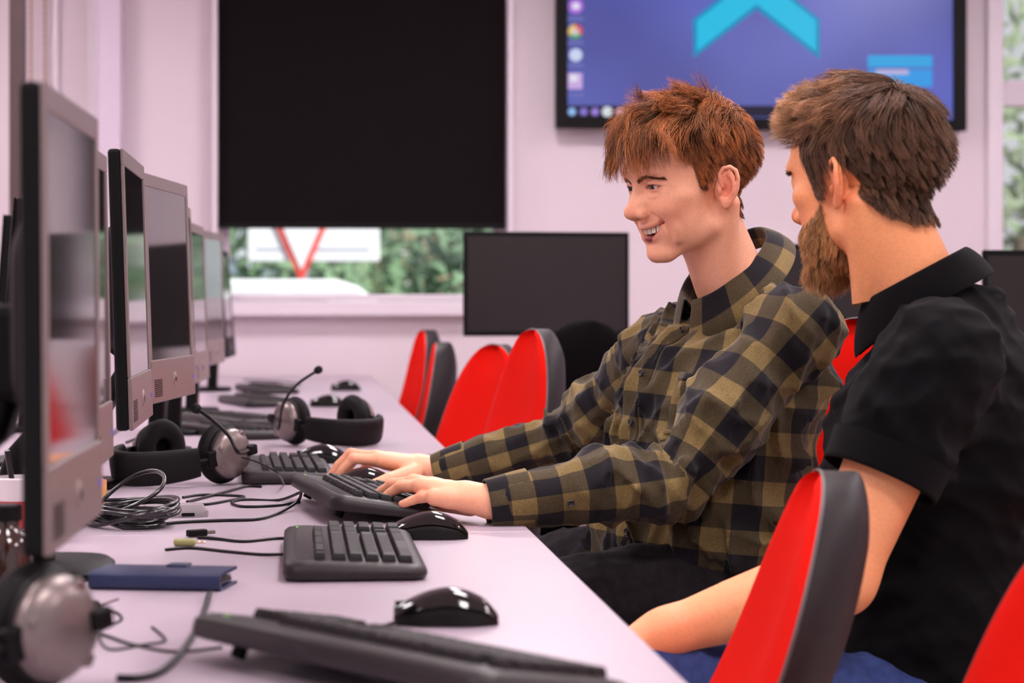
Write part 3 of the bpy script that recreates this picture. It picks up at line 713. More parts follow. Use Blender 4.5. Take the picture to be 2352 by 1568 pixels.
# plugs
p = onZ(452, 1233); t = thing('usb_plug', 'small black cable plug lying above the green jack', 'plug', (p.x, p.y, DZ), .5)
MB().box((0, 0, .006), (.03, .012, .010)).build('plug_body', M_black, t, bevel=.002); MB().box((.021, 0, .006), (.013, .010, .005)).build('metal_end', M_silver, t, bevel=.0006)
p = onZ(432, 1254); t = thing('audio_jack', 'olive green audio jack with metal tip on the desk', 'plug', (p.x, p.y, DZ), -.12)
Ry = Matrix.Rotation(PI/2, 3, 'Y')
MB().lathe([(.003, -.02), (.0052, -.018), (.0052, .008), (.004, .01)], 14, (0, 0, .0055), Ry).build('jack_sleeve', mat('olive_plastic', (150, 150, 92), .4), t, smooth=50)
MB().lathe([(.0018, .01), (.0018, .016), (.0015, .0165), (.0018, .017), (.0018, .023), (.0005, .025)], 12, (0, 0, .0055), Ry).build('jack_tip', mat('gold_tip', (226, 200, 170), .25, metal=.8), t, smooth=50)
# grey box
p = onZ(398, 1188); t = thing('junction_box', 'small grey plastic box beside the cable coil', 'box', (p.x, p.y+.02, DZ), .12)
MB().loft([[(x*k, y*k2, z) for x, y in rrect(.105, .06, .012)] for z, k, k2 in ((0, 1, 1), (.010, 1, 1), (.019, .86, .8))]).build('housing', mat('grey_plastic', (140, 130, 134), .45), t, smooth=40)
MB().box((.02, -.03, .005), (.02, .003, .005)).build('socket', M_black, t)
# blue wallet
a0, a1 = onZ(202, 1355), onZ(505, 1360); d = (a1-a0); L_ = d.length; rz = math.atan2(d.y, d.x)
t = thing('wallet_case', 'dark blue leather wallet case lying on the desk', 'wallet', a0, rz)
M_bl = mat('navy_leather', (22, 35, 72), .38, spec=.5, noise=.06, nscale=200, bump=.2, bscale=700)
D_ = .082; H_ = .021
sec = [(D_, 0), (.01, 0), (.002, .003), (0, H_*.5), (.002, H_-.003), (.01, H_), (D_, H_), (D_, H_-.0035), (.011, H_-.0035), (.0055, H_-.006), (.004, H_*.5), (.0055, .006), (.011, .0035), (D_, .0035)]
MB().loft([[(x, y, z) for y, z in sec] for x in (0, .004, L_-.004, L_)]).build('cover', M_bl, t, smooth=40)
MB().boxx(.004, L_-.005, .008, D_-.004, .0042, .0095).build('phone', mat('phone_black', (20, 20, 24), .2), t, bevel=.002)
for k in range(3): MB().boxx(.006+k*.002, L_-.006-k*.004, .008, D_-.006, .0102+k*.0024, .0119+k*.0024).build('card', mat('card_%d' % k, ((96, 86, 84), (150, 136, 130), (70, 62, 64))[k], .5), t)
MB().boxx(L_*.48, L_*.64, D_-.02, D_+.006, H_, H_+.0025).build('clasp_strap', M_bl, t, bevel=.001)
MB().boxx(L_*.36, L_*.50, D_-.012, D_+.022, H_*.55, H_*.55+.0012).build('pale_card', mat('pale_card', (226, 206, 206), .5), t)
# dark jar, printed mug, note, clip microphone at the left edge
p = onZ(2, 1390); t = thing('brown_jar', 'dark brown glass jar at the left frame edge', 'jar', (p.x, p.y+.03, DZ))
MB().lathe([(.026, 0), (.030, .003), (.031, .02), (.031, .06), (.026, .075), (.017, .083), (.017, .095)], 28).build('glass_body', mat('brown_glass', (52, 28, 22), .12, spec=.6, coat=.4), t, smooth=50)
MB().lathe([(.019, .092), (.019, .108), (.017, .110)], 28).build('lid', M_black, t, smooth=40)
p = onZ(38, 1250); t = thing('printed_mug', 'white mug with red print behind the nearest monitor', 'mug', (p.x, p.y+.035, DZ))
MB().lathe([(.034, 0), (.038, .003), (.039, .09), (.036, .092), (.034, .088), (.033, .008), (.001, .006)], 32).build('cup', mat('mug_white', (230, 222, 226), .25, coat=.3), t, smooth=50)
pr = MB().loft([[(.0396*math.cos(a), .0396*math.sin(a), z) for a in [-2.2+1.5*j/12 for j in range(13)]]+[(.0388*math.cos(a), .0388*math.sin(a), z) for a in [-2.2+1.5*(12-j)/12 for j in range(13)]] for z in (.022, .06)]); pr.build('red_print', mat('print_red', (196, 60, 62), .35), t)
MB().tube(spline([(-.036, 0, .075), (-.058, 0, .07), (-.062, 0, .045), (-.054, 0, .024), (-.036, 0, .02)], 5), .005, 10).build('handle', mat('mug_white', (230, 222, 226), .25), t, smooth=60)
MB().tube([(.0, .01, .01), (-.015, -.02, .13)], .004, 8).build('pen', mat('pen_black', (24, 22, 30), .3), t, smooth=60)
p = onZ(236, 1178); t = thing('sticky_note', 'orange paper note standing between the near monitors', 'note', (p.x, p.y, DZ), -1.2)
MB().boxx(-.022, .022, -.0004, .0004, 0, .055).build('upright_leaf', mat('orange_paper', (226, 164, 92), .7), t); MB().boxx(-.022, .022, -.03, 0, 0, .0008).build('folded_leaf', mat('orange_paper', (226, 164, 92), .7), t)
p = onZ(212, 1408); t = thing('clip_microphone', 'tiny black clip microphone beyond the foreground headset', 'microphone', (p.x, p.y, DZ), .3)
MB().lathe([(.001, -.009), (.0065, -.006), (.0075, 0), (.0065, .006), (.003, .009)], 14, (0, 0, .0075), Ry).build('foam_head', M_pad, t, smooth=60); MB().tube([(.006, 0, .0075), (.03, .006, .013)], .0014, 6).build('clip_arm', M_silver, t, smooth=60)
# ================================================================ signed-distance modelling of bodies and clothes
F32 = np.float32
def _v(a): return np.array(a, dtype=F32)
def P_ell(c, r, R=None):
    c, r = _v(c), _v(r); ext = float(r.max())
    A = None if R is None else np.array(R, dtype=F32).T
    def fn(x, y, z):
        x, y, z = x-c[0], y-c[1], z-c[2]
        if A is not None: x, y, z = A[0,0]*x+A[0,1]*y+A[0,2]*z, A[1,0]*x+A[1,1]*y+A[1,2]*z, A[2,0]*x+A[2,1]*y+A[2,2]*z
        k0 = np.sqrt((x/r[0])**2+(y/r[1])**2+(z/r[2])**2); k1 = np.sqrt((x/r[0]**2)**2+(y/r[1]**2)**2+(z/r[2]**2)**2)+F32(1e-9)
        return k0*(k0-1)/k1
    e = ext if A is not None else r
    return fn, c-e, c+e
def P_rc(a, b, ra, rb):
    a, b = _v(a), _v(b); d = b-a; L2 = max(float(d @ d), 1e-12)
    def fn(x, y, z):
        px, py, pz = x-a[0], y-a[1], z-a[2]
        t = np.clip((px*d[0]+py*d[1]+pz*d[2])/F32(L2), 0, 1)
        return np.sqrt((px-d[0]*t)**2+(py-d[1]*t)**2+(pz-d[2]*t)**2)-(F32(ra)+F32(rb-ra)*t)
    m = max(ra, rb); return fn, np.minimum(a, b)-m, np.maximum(a, b)+m
def P_tube(pts, r):
    rr = r if isinstance(r, (list, tuple)) else [r]*len(pts)
    ps = [P_rc(pts[i], pts[i+1], rr[i], rr[i+1]) for i in range(len(pts)-1)]
    def fn(x, y, z):
        d = ps[0][0](x, y, z)
        for p in ps[1:]: d = np.minimum(d, p[0](x, y, z))
        return d
    return fn, np.min([p[1] for p in ps], 0), np.max([p[2] for p in ps], 0)
def mir(p):
    fn, lo, hi = p; m = max(abs(float(lo[0])), abs(float(hi[0])))
    return (lambda x, y, z: fn(np.abs(x), y, z)), np.array([-m, lo[1], lo[2]], F32), np.array([m, hi[1], hi[2]], F32)
class SDF:
    def __init__(s): s.ops = []; s.disp = None
    def add(s, p, k=0.): s.ops.append((1, p, F32(k))); return s
    def sub(s, p, k=0.): s.ops.append((-1, p, F32(k))); return s
    @staticmethod
    def comb(m, a, b, k):
        if m > 0:
            if k <= 0: return np.minimum(a, b)
            h = np.maximum(k-np.abs(a-b), 0)/k; return np.minimum(a, b)-h*h*k*F32(.25)
        b = -b
        if k <= 0: return np.maximum(a, b)
        h = np.maximum(k-np.abs(a-b), 0)/k; return np.maximum(a, b)+h*h*k*F32(.25)
    def at(s, P, nops=None):
        x, y, z = (P[:, i].astype(F32) for i in range(3)); D = np.full(len(P), 1e3, F32)
        for m, p, k in s.ops[:nops]: D = s.comb(m, D, p[0](x, y, z), k)
        if s.disp: D = D-s.disp(x, y, z)
        return D
    def grad(s, P, e, nops=None):
        d0 = s.at(P, nops); g = np.stack([s.at(P+np.eye(3)[i]*e, nops)-d0 for i in range(3)], 1)
        return d0, g/(np.linalg.norm(g, axis=1, keepdims=True)+1e-9)
    def mesh(s, lo, hi, h, margin=None):
        lo, hi = _v(lo), _v(hi); n = np.ceil((hi-lo)/h).astype(int)+1
        ax = [(lo[i]+np.arange(n[i])*h).astype(F32) for i in range(3)]
        D = np.full(n, 10*h, F32); mg = margin if margin else 4*h
        for m, p, k in s.ops:
            i0 = np.clip(np.floor((p[1]-k-mg-lo)/h).astype(int), 0, n); i1 = np.clip(np.ceil((p[2]+k+mg-lo)/h).astype(int)+1, 0, n)
            if np.any(i1 <= i0): continue
            sl = tuple(slice(a, b) for a, b in zip(i0, i1))
            b = p[0](ax[0][sl[0]][:, None, None], ax[1][sl[1]][None, :, None], ax[2][sl[2]][None, None, :])
            D[sl] = s.comb(m, D[sl], b, k)
        if s.disp: D = D-s.disp(ax[0][:, None, None], ax[1][None, :, None], ax[2][None, None, :])*(np.abs(D) < 9*h)
        return surface_nets(D, lo, h)
def surface_nets(D, lo, h):
    S = D < 0; nx, ny, nz = D.shape
    c = np.zeros((nx-1, ny-1, nz-1), np.uint8)
    for i in (0, 1):
        for j in (0, 1):
            for k in (0, 1): c += S[i:nx-1+i, j:ny-1+j, k:nz-1+k]
    act = (c > 0) & (c < 8); I = np.argwhere(act); idx = np.full(act.shape, -1, np.int32); idx[act] = np.arange(len(I))
    acc = np.zeros((len(I), 3)); cnt = np.zeros(len(I))
    cor = [np.array(q) for q in ((0,0,0),(1,0,0),(0,1,0),(1,1,0),(0,0,1),(1,0,1),(0,1,1),(1,1,1))]
    V = [D[tuple((I+q).T)] for q in cor]
    for a in range(8):
        for ax_ in range(3):
            q = cor[a]
            if q[ax_]: continue
            b = a+(1, 2, 4)[ax_]
            m = (V[a] < 0) != (V[b] < 0); t = V[a][m]/(V[a][m]-V[b][m])
            pt = np.repeat(q[None].astype(float), m.sum(), 0); pt[:, ax_] += t; acc[m] += pt; cnt[m] += 1
    P = lo+(I+acc/np.maximum(cnt, 1)[:, None])*h
    faces = []
    for ax_ in range(3):
        o1, o2 = (ax_+1) % 3, (ax_+2) % 3
        a = [slice(None)]*3; b = [slice(None)]*3; a[ax_] = slice(0, D.shape[ax_]-1); b[ax_] = slice(1, None)
        ch = np.argwhere(S[tuple(a)] != S[tuple(b)])
        ok = (ch[:, o1] > 0) & (ch[:, o2] > 0) & (ch[:, o1] < D.shape[o1]-1) & (ch[:, o2] < D.shape[o2]-1); ch = ch[ok]
        ins = S[tuple(ch.T)]
        q = []
        for d1, d2 in ((1, 1), (0, 1), (0, 0), (1, 0)):
            t = ch.copy(); t[:, o1] -= d1; t[:, o2] -= d2; q.append(idx[tuple(t.T)])
        q = np.stack(q, 1); q[~ins] = q[~ins][:, ::-1]; faces.append(q)
    return P, np.concatenate(faces)
def vnormals(P, Fq):
    n = np.cross(P[Fq[:, 2]]-P[Fq[:, 0]], P[Fq[:, 3]]-P[Fq[:, 1]]); N = np.zeros_like(P)
    for k in range(4): np.add.at(N, Fq[:, k], n)
    return N/(np.linalg.norm(N, axis=1, keepdims=True)+1e-12)
def relax(P, Fq, it=2, lam=.5):
    for _ in range(it):
        A = np.zeros_like(P); C = np.zeros(len(P))
        for k in range(4): np.add.at(A, Fq[:, k], P[Fq[:, (k+1) % 4]]+P[Fq[:, (k+3) % 4]]); np.add.at(C, Fq[:, k], 2)
        P = P+lam*(A/np.maximum(C, 1)[:, None]-P)
    return P
def np_mesh(name, P, Fq, m, parent=None, color=None, uv=None, smooth=True):
    me = bpy.data.meshes.new(name); k = Fq.shape[1]
    me.vertices.add(len(P)); me.vertices.foreach_set('co', np.asarray(P, F32).ravel())
    me.loops.add(Fq.size); me.loops.foreach_set('vertex_index', Fq.astype(np.int32).ravel())
    me.polygons.add(len(Fq)); me.polygons.foreach_set('loop_start', np.arange(0, Fq.size, k, dtype=np.int32))
    me.update(calc_edges=True); me.validate()
    if smooth: me.shade_smooth()
    if color is not None:
        a = me.attributes.new('tone', 'FLOAT_COLOR', 'POINT'); cc = np.ones((len(P), 4), F32); cc[:, :3] = color; a.data.foreach_set('color', cc.ravel())
    if uv is not None:
        l = me.uv_layers.new(name='cloth'); l.data.foreach_set('uv', np.asarray(uv, F32).ravel())
    if m: me.materials.append(m)
    o = bpy.data.objects.new(name, me); col.objects.link(o)
    if parent: o.parent = parent
    return o
def skin_mat(name, rough=.45, sss=.12):
    m = bpy.data.materials.new(name); m.use_nodes = True; nt = m.node_tree; b = nt.nodes['Principled BSDF']
    at = nt.nodes.new('ShaderNodeAttribute'); at.attribute_name = 'tone'
    tc = nt.nodes.new('ShaderNodeTexCoord'); n = nt.nodes.new('ShaderNodeTexNoise'); n.inputs['Scale'].default_value = 260; n.inputs['Detail'].default_value = 3
    r = nt.nodes.new('ShaderNodeMapRange'); r.inputs[1].default_value = .3; r.inputs[2].default_value = .7; r.inputs[3].default_value = .94; r.inputs[4].default_value = 1.05
    v = nt.nodes.new('ShaderNodeVectorMath'); v.operation = 'SCALE'
    nt.links.new(tc.outputs['Object'], n.inputs['Vector']); nt.links.new(n.outputs[0], r.inputs[0]); nt.links.new(at.outputs['Color'], v.inputs[0]); nt.links.new(r.outputs[0], v.inputs['Scale'])
    nt.links.new(v.outputs[0], b.inputs['Base Color'])
    bp = nt.nodes.new('ShaderNodeBump'); bp.inputs['Strength'].default_value = .12; bp.inputs['Distance'].default_value = .001
    n2 = nt.nodes.new('ShaderNodeTexNoise'); n2.inputs['Scale'].default_value = 900
    nt.links.new(tc.outputs['Object'], n2.inputs['Vector']); nt.links.new(n2.outputs[0], bp.inputs['Height']); nt.links.new(bp.outputs[0], b.inputs['Normal'])
    b.inputs['Roughness'].default_value = rough; b.inputs['Subsurface Weight'].default_value = sss; b.inputs['Subsurface Radius'].default_value = (1, .35, .2); b.inputs['Subsurface Scale'].default_value = .008
    b.inputs['Specular IOR Level'].default_value = .4
    return m
def hair_mat(name, rough=.42):
    m = bpy.data.materials.new(name); m.use_nodes = True; nt = m.node_tree; b = nt.nodes['Principled BSDF']
    at = nt.nodes.new('ShaderNodeAttribute'); at.attribute_name = 'tone'; nt.links.new(at.outputs['Color'], b.inputs['Base Color'])
    b.inputs['Roughness'].default_value = rough; b.inputs['Specular IOR Level'].default_value = .35; return m
# ---------------------------------------------------------------- head (mm; x = person's right, y = forward, z = up; origin between the ear canals)
MW = 33.0
def smile_u(x): return -39.5+7.5*(x/MW)**2
def smile_l(x, op): return -39.5-op+(7.5+op)*(x/MW)**2
def head_sdf(smile=0., opening=0., neck=((0,-18,-35),(0,-35,-170)), neck_r=(52,58), ears=True, lean=1.0, eye_open=4.0, jaw=1.0, extra=None, eye_drop=0., flare=.40, rec=0.):
    S = SDF()
    S.add(P_ell((0,-9,54), (74,96,79)))
    S.add(P_ell((0,38,48), (61,56,60)), 25)
    S.add(P_ell((0,40,-4), (61,52,62)), 25)
    n_simple = None
    S.add(mir(P_ell((48,52,2), (19,24,15))), 18)              # cheekbones
    S.add(mir(P_rc((50*jaw,10,-50), (16,74-rec,-78), 13, 13)), 22)  # jaw line
    S.add(P_ell((0,80-rec,-79), (20,16,13)), 14)                  # chin
    S.add(P_ell((0,64-rec*.8,-44), (36,34,32)), 14)                  # mouth block
    S.add(mir(P_ell((36,44,-36), (25,32,34))), 16)            # cheeks
    S.add(P_rc(neck[0], neck[1], neck_r[0], neck_r[1]), 22)
    S.add(mir(P_rc((60,-24,-22), (20, neck[1][1]+42, -150), 15, 13)), 18)   # neck muscle
    n_simple = len(S.ops)
    S.add(mir(P_rc((10,92,43), (40,82,45), 7, 7)), 14)        # brow ridge
    S.sub(mir(P_ell((33,101,22), (20,17,14))), 12)            # sockets
    S.add(P_tube([(0,88,33), (0,98,14), (0,111,-7)], [5.5, 6.4, 8]), 9)
    S.add(P_ell((0,112,-12), (10,10,9)), 8)
    S.add(mir(P_ell((9,97,-3), (7,10,10))), 8)
    S.add(mir(P_ell((12,100.5,-15.5), (7.2,10,7.4))), 7)
    S.add(P_ell((0,102,-20.5), (6,10,5)), 6)
    S.sub(mir(P_ell((6.8,106,-23.5), (3.6,6.5,4))), 3)
    # eyes: lids
    S.add(mir(P_ell((31.5,76,23-eye_drop), (15.5,14.2,13.4))), 6)
    S.sub(mir(P_ell((32,90,22.5-eye_drop), (13.8,10,eye_open), Matrix.Rotation(math.radians(5), 3, 'Y'))), 1.5)
    S.add(mir(P_tube([(19,87,24.5-eye_drop),(26,90,28.4+eye_open*.25-eye_drop),(36,88.5,28.2+eye_open*.25-eye_drop),(46,80,23.5-eye_drop)], [1.0,1.9,1.9,1.2])), 2.5)   # upper lid fold
    if smile:
        S.add(mir(P_ell((39,69,-12), (20,19,17))), 14)       # raised cheeks
        S.add(mir(P_tube([(22,88,9),(36,85,8),(48,74,13)], [2,2.6,2])), 5)  # lower lid pad
        S.add(mir(P_tube([(46,73,-26),(48,66,-44),(44,64,-60)], [6,7,5])), 6)

    xs = [-29,-24,-18,-12,-6,0,6,12,18,24,29]
    if opening:
        cav = lambda x, y, z: np.maximum(np.maximum(z-smile_u(x), smile_l(x, opening)-z)*F32(.85), np.maximum(F32(60)-y, np.abs(x)-MW))
        xw = [x*1.15 for x in xs]
        up = [(x, 101.5-rec-20*(x/MW)**2, smile_u(x)+2.2) for x in xw]; lo = [(x, 96.5-rec-17*(x/MW)**2, smile_l(x, opening)-3.4) for x in xw]
        S.add(P_tube(up, [1.4,2.0,2.5,2.9,3.2,3.0,3.2,2.9,2.5,2.0,1.4]), 4); S.add(P_tube(lo, [1.6,2.8,3.8,4.5,4.9,5,4.9,4.5,3.8,2.8,1.6]), 4)
        S.sub((cav, _v((-36,58,-64)), _v((36,125,-26))), 2)
        S.sub(mir(P_ell((34.5,82,-31.5), (3,5,3))), 4)
    else:
        up = [(x*.85, 101-17*(x/29)**2, -39+1.5*(x/29)**2) for x in xs]; lo = [(x*.85, 99-16*(x/29)**2, -47.5+8*(x/29)**2) for x in xs]
        S.add(P_tube(up, [1.5,2.2,3,3.4,3.8,3.4,3.8,3.4,3,2.2,1.5]), 5); S.add(P_tube(lo, [1.5,2.6,3.6,4.3,4.6,4.6,4.6,4.3,3.6,2.6,1.5]), 5)
        S.sub(P_tube([(x*.86, 105-18*(x/29)**2, -42.8+3*(x/29)**2) for x in xs], 1.1), 2)
    if smile:
        def on_surf(pts):
            Q = np.array(pts, float)
            for _ in range(4):
                sd, g = S.grad(Q, .6); Q = Q-g*sd[:, None]
            return [tuple(q) for q in Q]
        S.sub(mir(P_tube(on_surf([(20,100,-16),(28,94,-21),(35,86,-28),(39,80,-36),(41,76,-45),(40,74,-54),(37,72,-62)]), [.8,2.0,2.8,3.0,2.6,1.6,.4])), 4)   # smile fold
        S.sub(mir(P_tube(on_surf([(50,76,20),(55,70,17),(60,62,15)]), [.4,.7,.3])), 3)
    S.sub(P_ell((0,101-rec,-60), (16,7,4)), 8)
    # ears
    ce = Vector((75, -11, 2)); en = Vector((.90, flare, .05)).normalized(); ev = Vector((-.05, -.22, .97)); ev = (ev-en*ev.dot(en)).normalized(); eu = ev.cross(en)
    if eu.y < 0: eu = -eu
    E = lambda u, v, n_: tuple(ce+eu*u+ev*v+en*n_)
    Re = Matrix((eu, ev, en)).transposed()
    S.add(mir(P_ell(E(-1,2,2), (15,27,4.5), Re)), 6)
    S.add(mir(P_ell(E(4,-2,-4), (11,18,8), Re)), 6)
    S.sub(mir(P_ell(E(-3,10,8.5), (8,14,4.2), Re)), 3)
    S.sub(mir(P_ell(E(2,-4,9), (8.5,11,9), Re)), 3)
    S.add(mir(P_tube([E(4,1,5),E(9,10,5.5),E(10,20,6.5),E(5,29,7.5),E(-5,31.5,8),E(-14,26,8.5),E(-17.5,14,9),E(-17,0,8.5),E(-13,-12,7.5),E(-7,-20,6)], [2,2.8,3,3.1,3.2,3.2,3,2.8,2.6,2.6])), 2)
    S.add(mir(P_tube([E(-6,-13,7),E(-10.5,-5,8),E(-11,6,8),E(-8,15,7.5),E(-3,20,6)], [2.2,2.8,3,2.8,2])), 2.5)
    S.add(mir(P_ell(E(0,-22,4.5), (8,9,4.2), Re)), 4)
    S.add(mir(P_ell(E(9.5,-5,5.5), (3.2,5.5,4), Re)), 3)
    if extra: extra(S)
    return S, n_simple
def blend(C, w, c): return C*(1-w[:, None])+np.array(c[:3])[None]*w[:, None]
def gs(P, c, r): r = np.array(r, float); return np.exp(-(((P-np.array(c))/r)**2).sum(1))
def face_tone(P, base, blush, lip, lipw=1., opening=0.):
    C = np.repeat(np.array(lin(*base)[:3])[None], len(P), 0); A = P.copy(); A[:, 0] = np.abs(A[:, 0])
    bl = lin(*blush)
    C = blend(C, np.clip(.55*gs(A, (42,66,-16), (22,26,20))+.6*gs(A, (0,112,-9), (14,12,12))+.75*gs(A, (80,-12,4), (14,24,34))+.3*gs(A,(0,84,-82),(16,14,10))+.35*gs(A,(32,86,24),(18,12,10)), 0, .85), bl)
    C = blend(C, np.clip(1.1*gs(A, (7.5, 105, -22.5), (4, 6, 2.6)), 0, .85), lin(84, 36, 30)); x = A[:, 0]  # nostril shade painted into the skin tone
    if opening:
        zu, zl = smile_u(x), smile_l(x, opening)
        m = np.maximum(np.exp(-((A[:, 2]-zu-2)/3.0)**2), np.exp(-((A[:, 2]-zl+3.5)/4.2)**2))*(x < 35)*(A[:, 1] > 74)
        inside = (A[:, 2] < zu-.5) & (A[:, 2] > zl+.5) & (x < 32) & (A[:, 1] < 85-15*(x/29)**2) & (A[:, 1] > 50)
    else:
        m = np.maximum(np.exp(-((A[:, 2]+39.5)/3.0)**2), np.exp(-((A[:, 2]+47.5-8*(x/29)**2)/4.2)**2))*(x < 26)*(A[:, 1] > 80); inside = np.zeros(len(P), bool)
    C = blend(C, np.clip(m*.8*lipw, 0, 1), lin(*lip)); C[inside] = lin(70, 22, 22)[:3]
    return C
# ---------------------------------------------------------------- hair strands as tapered three-sided tubes
def strands_mesh(name, X, rad, tone, m, parent):
    N, K, _ = X.shape
    T = np.gradient(X, axis=1); T /= np.linalg.norm(T, axis=2, keepdims=True)+1e-9
    up = RNG.normal(size=(N, 1, 3)); U = up-T*(up*T).sum(2, keepdims=True); U /= np.linalg.norm(U, axis=2, keepdims=True)+1e-9; Vv = np.cross(T, U)
    t = np.linspace(0, 1, K)[None, :, None]; r = rad[:, None, None]*(1-.8*t**1.5)
    rings = np.stack([X+(U*math.cos(2*PI*k/3)+Vv*math.sin(2*PI*k/3))*r for k in range(3)], 2)      # N,K,3,3
    P = rings.reshape(-1, 3)
    b = (np.arange(N)[:, None, None]*K+np.arange(K-1)[None, :, None])*3; j = np.arange(3)[None, None, :]; j2 = (j+1) % 3
    Fq = np.stack([b+j, b+j2, b+3+j2, b+3+j], 3).reshape(-1, 4)
    cc = np.repeat(np.repeat(tone[:, None, :], K, 1), 3, 1).reshape(N, K, 3, 3) if False else np.repeat(tone[:, :, None, :], 3, 2)
    return np_mesh(name, P, Fq, m, parent, color=cc.reshape(-1, 3))
def sample_roots(P, Fq, mask, n):
    c = P[Fq].mean(1); w_ = mask(c)
    ar = np.linalg.norm(np.cross(P[Fq[:, 2]]-P[Fq[:, 0]], P[Fq[:, 3]]-P[Fq[:, 1]]), axis=1)*w_
    pick = RNG.choice(len(Fq), n, p=ar/ar.sum()); q = P[Fq[pick]]
    u, v = RNG.random((n, 1)), RNG.random((n, 1))
    return (q[:, 0]*(1-u)*(1-v)+q[:, 1]*u*(1-v)+q[:, 2]*u*v+q[:, 3]*(1-u)*v)
def grow(S, nops, roots, length, d0, flow, K=7, grav=.0, lift=None, wig=.12, clump=(400, .6), stiff=.75, wave=None):
    N = len(roots); X = np.zeros((N, K, 3)); p = roots.copy(); X[:, 0] = p; d = d0/np.linalg.norm(d0, axis=1, keepdims=True)
    ph = RNG.normal(size=(N, 3))*wig
    for i in range(1, K):
        p = p+d*(length/(K-1))[:, None]
        sd, g = S.grad(p, .8, nops); lf = (lift(roots, i/(K-1)) if lift else 1.0)
        push = np.clip(lf-sd, 0, None); p = p+g*push[:, None]; X[:, i] = p
        fl = flow(roots, p, i/(K-1))
        d = stiff*d+(1-stiff)*fl+ph*.5; d[:, 2] -= grav; d /= np.linalg.norm(d, axis=1, keepdims=True)
    if clump:
        nc, wgt = clump; cidx = RNG.choice(N, nc, replace=False); C = roots[cidx]
        near = np.empty(N, int)
        for a in range(0, N, 2000): near[a:a+2000] = ((roots[a:a+2000, None, :]-C[None])**2).sum(2).argmin(1)
        tt = (np.linspace(0, 1, K)**1.1)[None, :, None]*wgt; X = X*(1-tt)+X[cidx[near]]*tt
        X[:, 1:] += RNG.normal(size=(N, 1, 3))*.7*np.linspace(.3, 1, K-1)[None, :, None]
        if wave is not None:
            T = np.gradient(X, axis=1); T /= np.linalg.norm(T, axis=2, keepdims=True)+1e-9
            ra = np.random.default_rng(5); ax = ra.normal(size=(nc, 3))[near][:, None, :]; A1 = np.cross(T, ax); A1 /= np.linalg.norm(A1, axis=2, keepdims=True)+1e-9; A2 = np.cross(T, A1)
            ph = (ra.uniform(0, 6.28, nc)[near]+RNG.normal(size=N)*.5)[:, None]; fr = ra.uniform(.5, 1.15, nc)[near][:, None]
            t = np.linspace(0, 1, K)[None]; am = (wave[:, None]*t**.8)[:, :, None]
            X = X+A1*np.sin(2*PI*fr*t+ph)[:, :, None]*am+A2*np.cos(2*PI*fr*t*.8+ph)[:, :, None]*am*.7
        return X, near
    return X, np.zeros(N, int)
# ---------------------------------------------------------------- cloth helpers
def fold_noise(seed, dirs, n=6, wl=.09, amp=.004, sharp=True):
    rs = np.random.default_rng(seed); W_ = []
    for i in range(n):
        d = np.array(dirs[i % len(dirs)], float)+rs.normal(size=3)*.25; d /= np.linalg.norm(d)
        q = rs.normal(size=3); q /= np.linalg.norm(q); l = wl*rs.uniform(.6, 1.6)
        W_.append((d*2*PI/l, q*2*PI/(l*2.2), rs.uniform(0, 6.28), amp*rs.uniform(.5, 1)*l/wl))
    def f(x, y, z):
        o = 0
        for d, q, ph, a in W_:
            s_ = np.sin(F32(d[0])*x+F32(d[1])*y+F32(d[2])*z+F32(ph)+F32(1.6)*np.sin(F32(q[0])*x+F32(q[1])*y+F32(q[2])*z))
            o = o+F32(a)*((1-np.abs(s_))**1.5-F32(.35) if sharp else s_)
        return o
    return f
def loop_uv(Fq, u, v, period=None):
    U = u[Fq].copy(); V = v[Fq]
    if period:
        m = U.max(1, keepdims=True); U = np.where(m-U > period/2, U+period, U)
    return np.stack([U, V], 2).reshape(-1, 2)
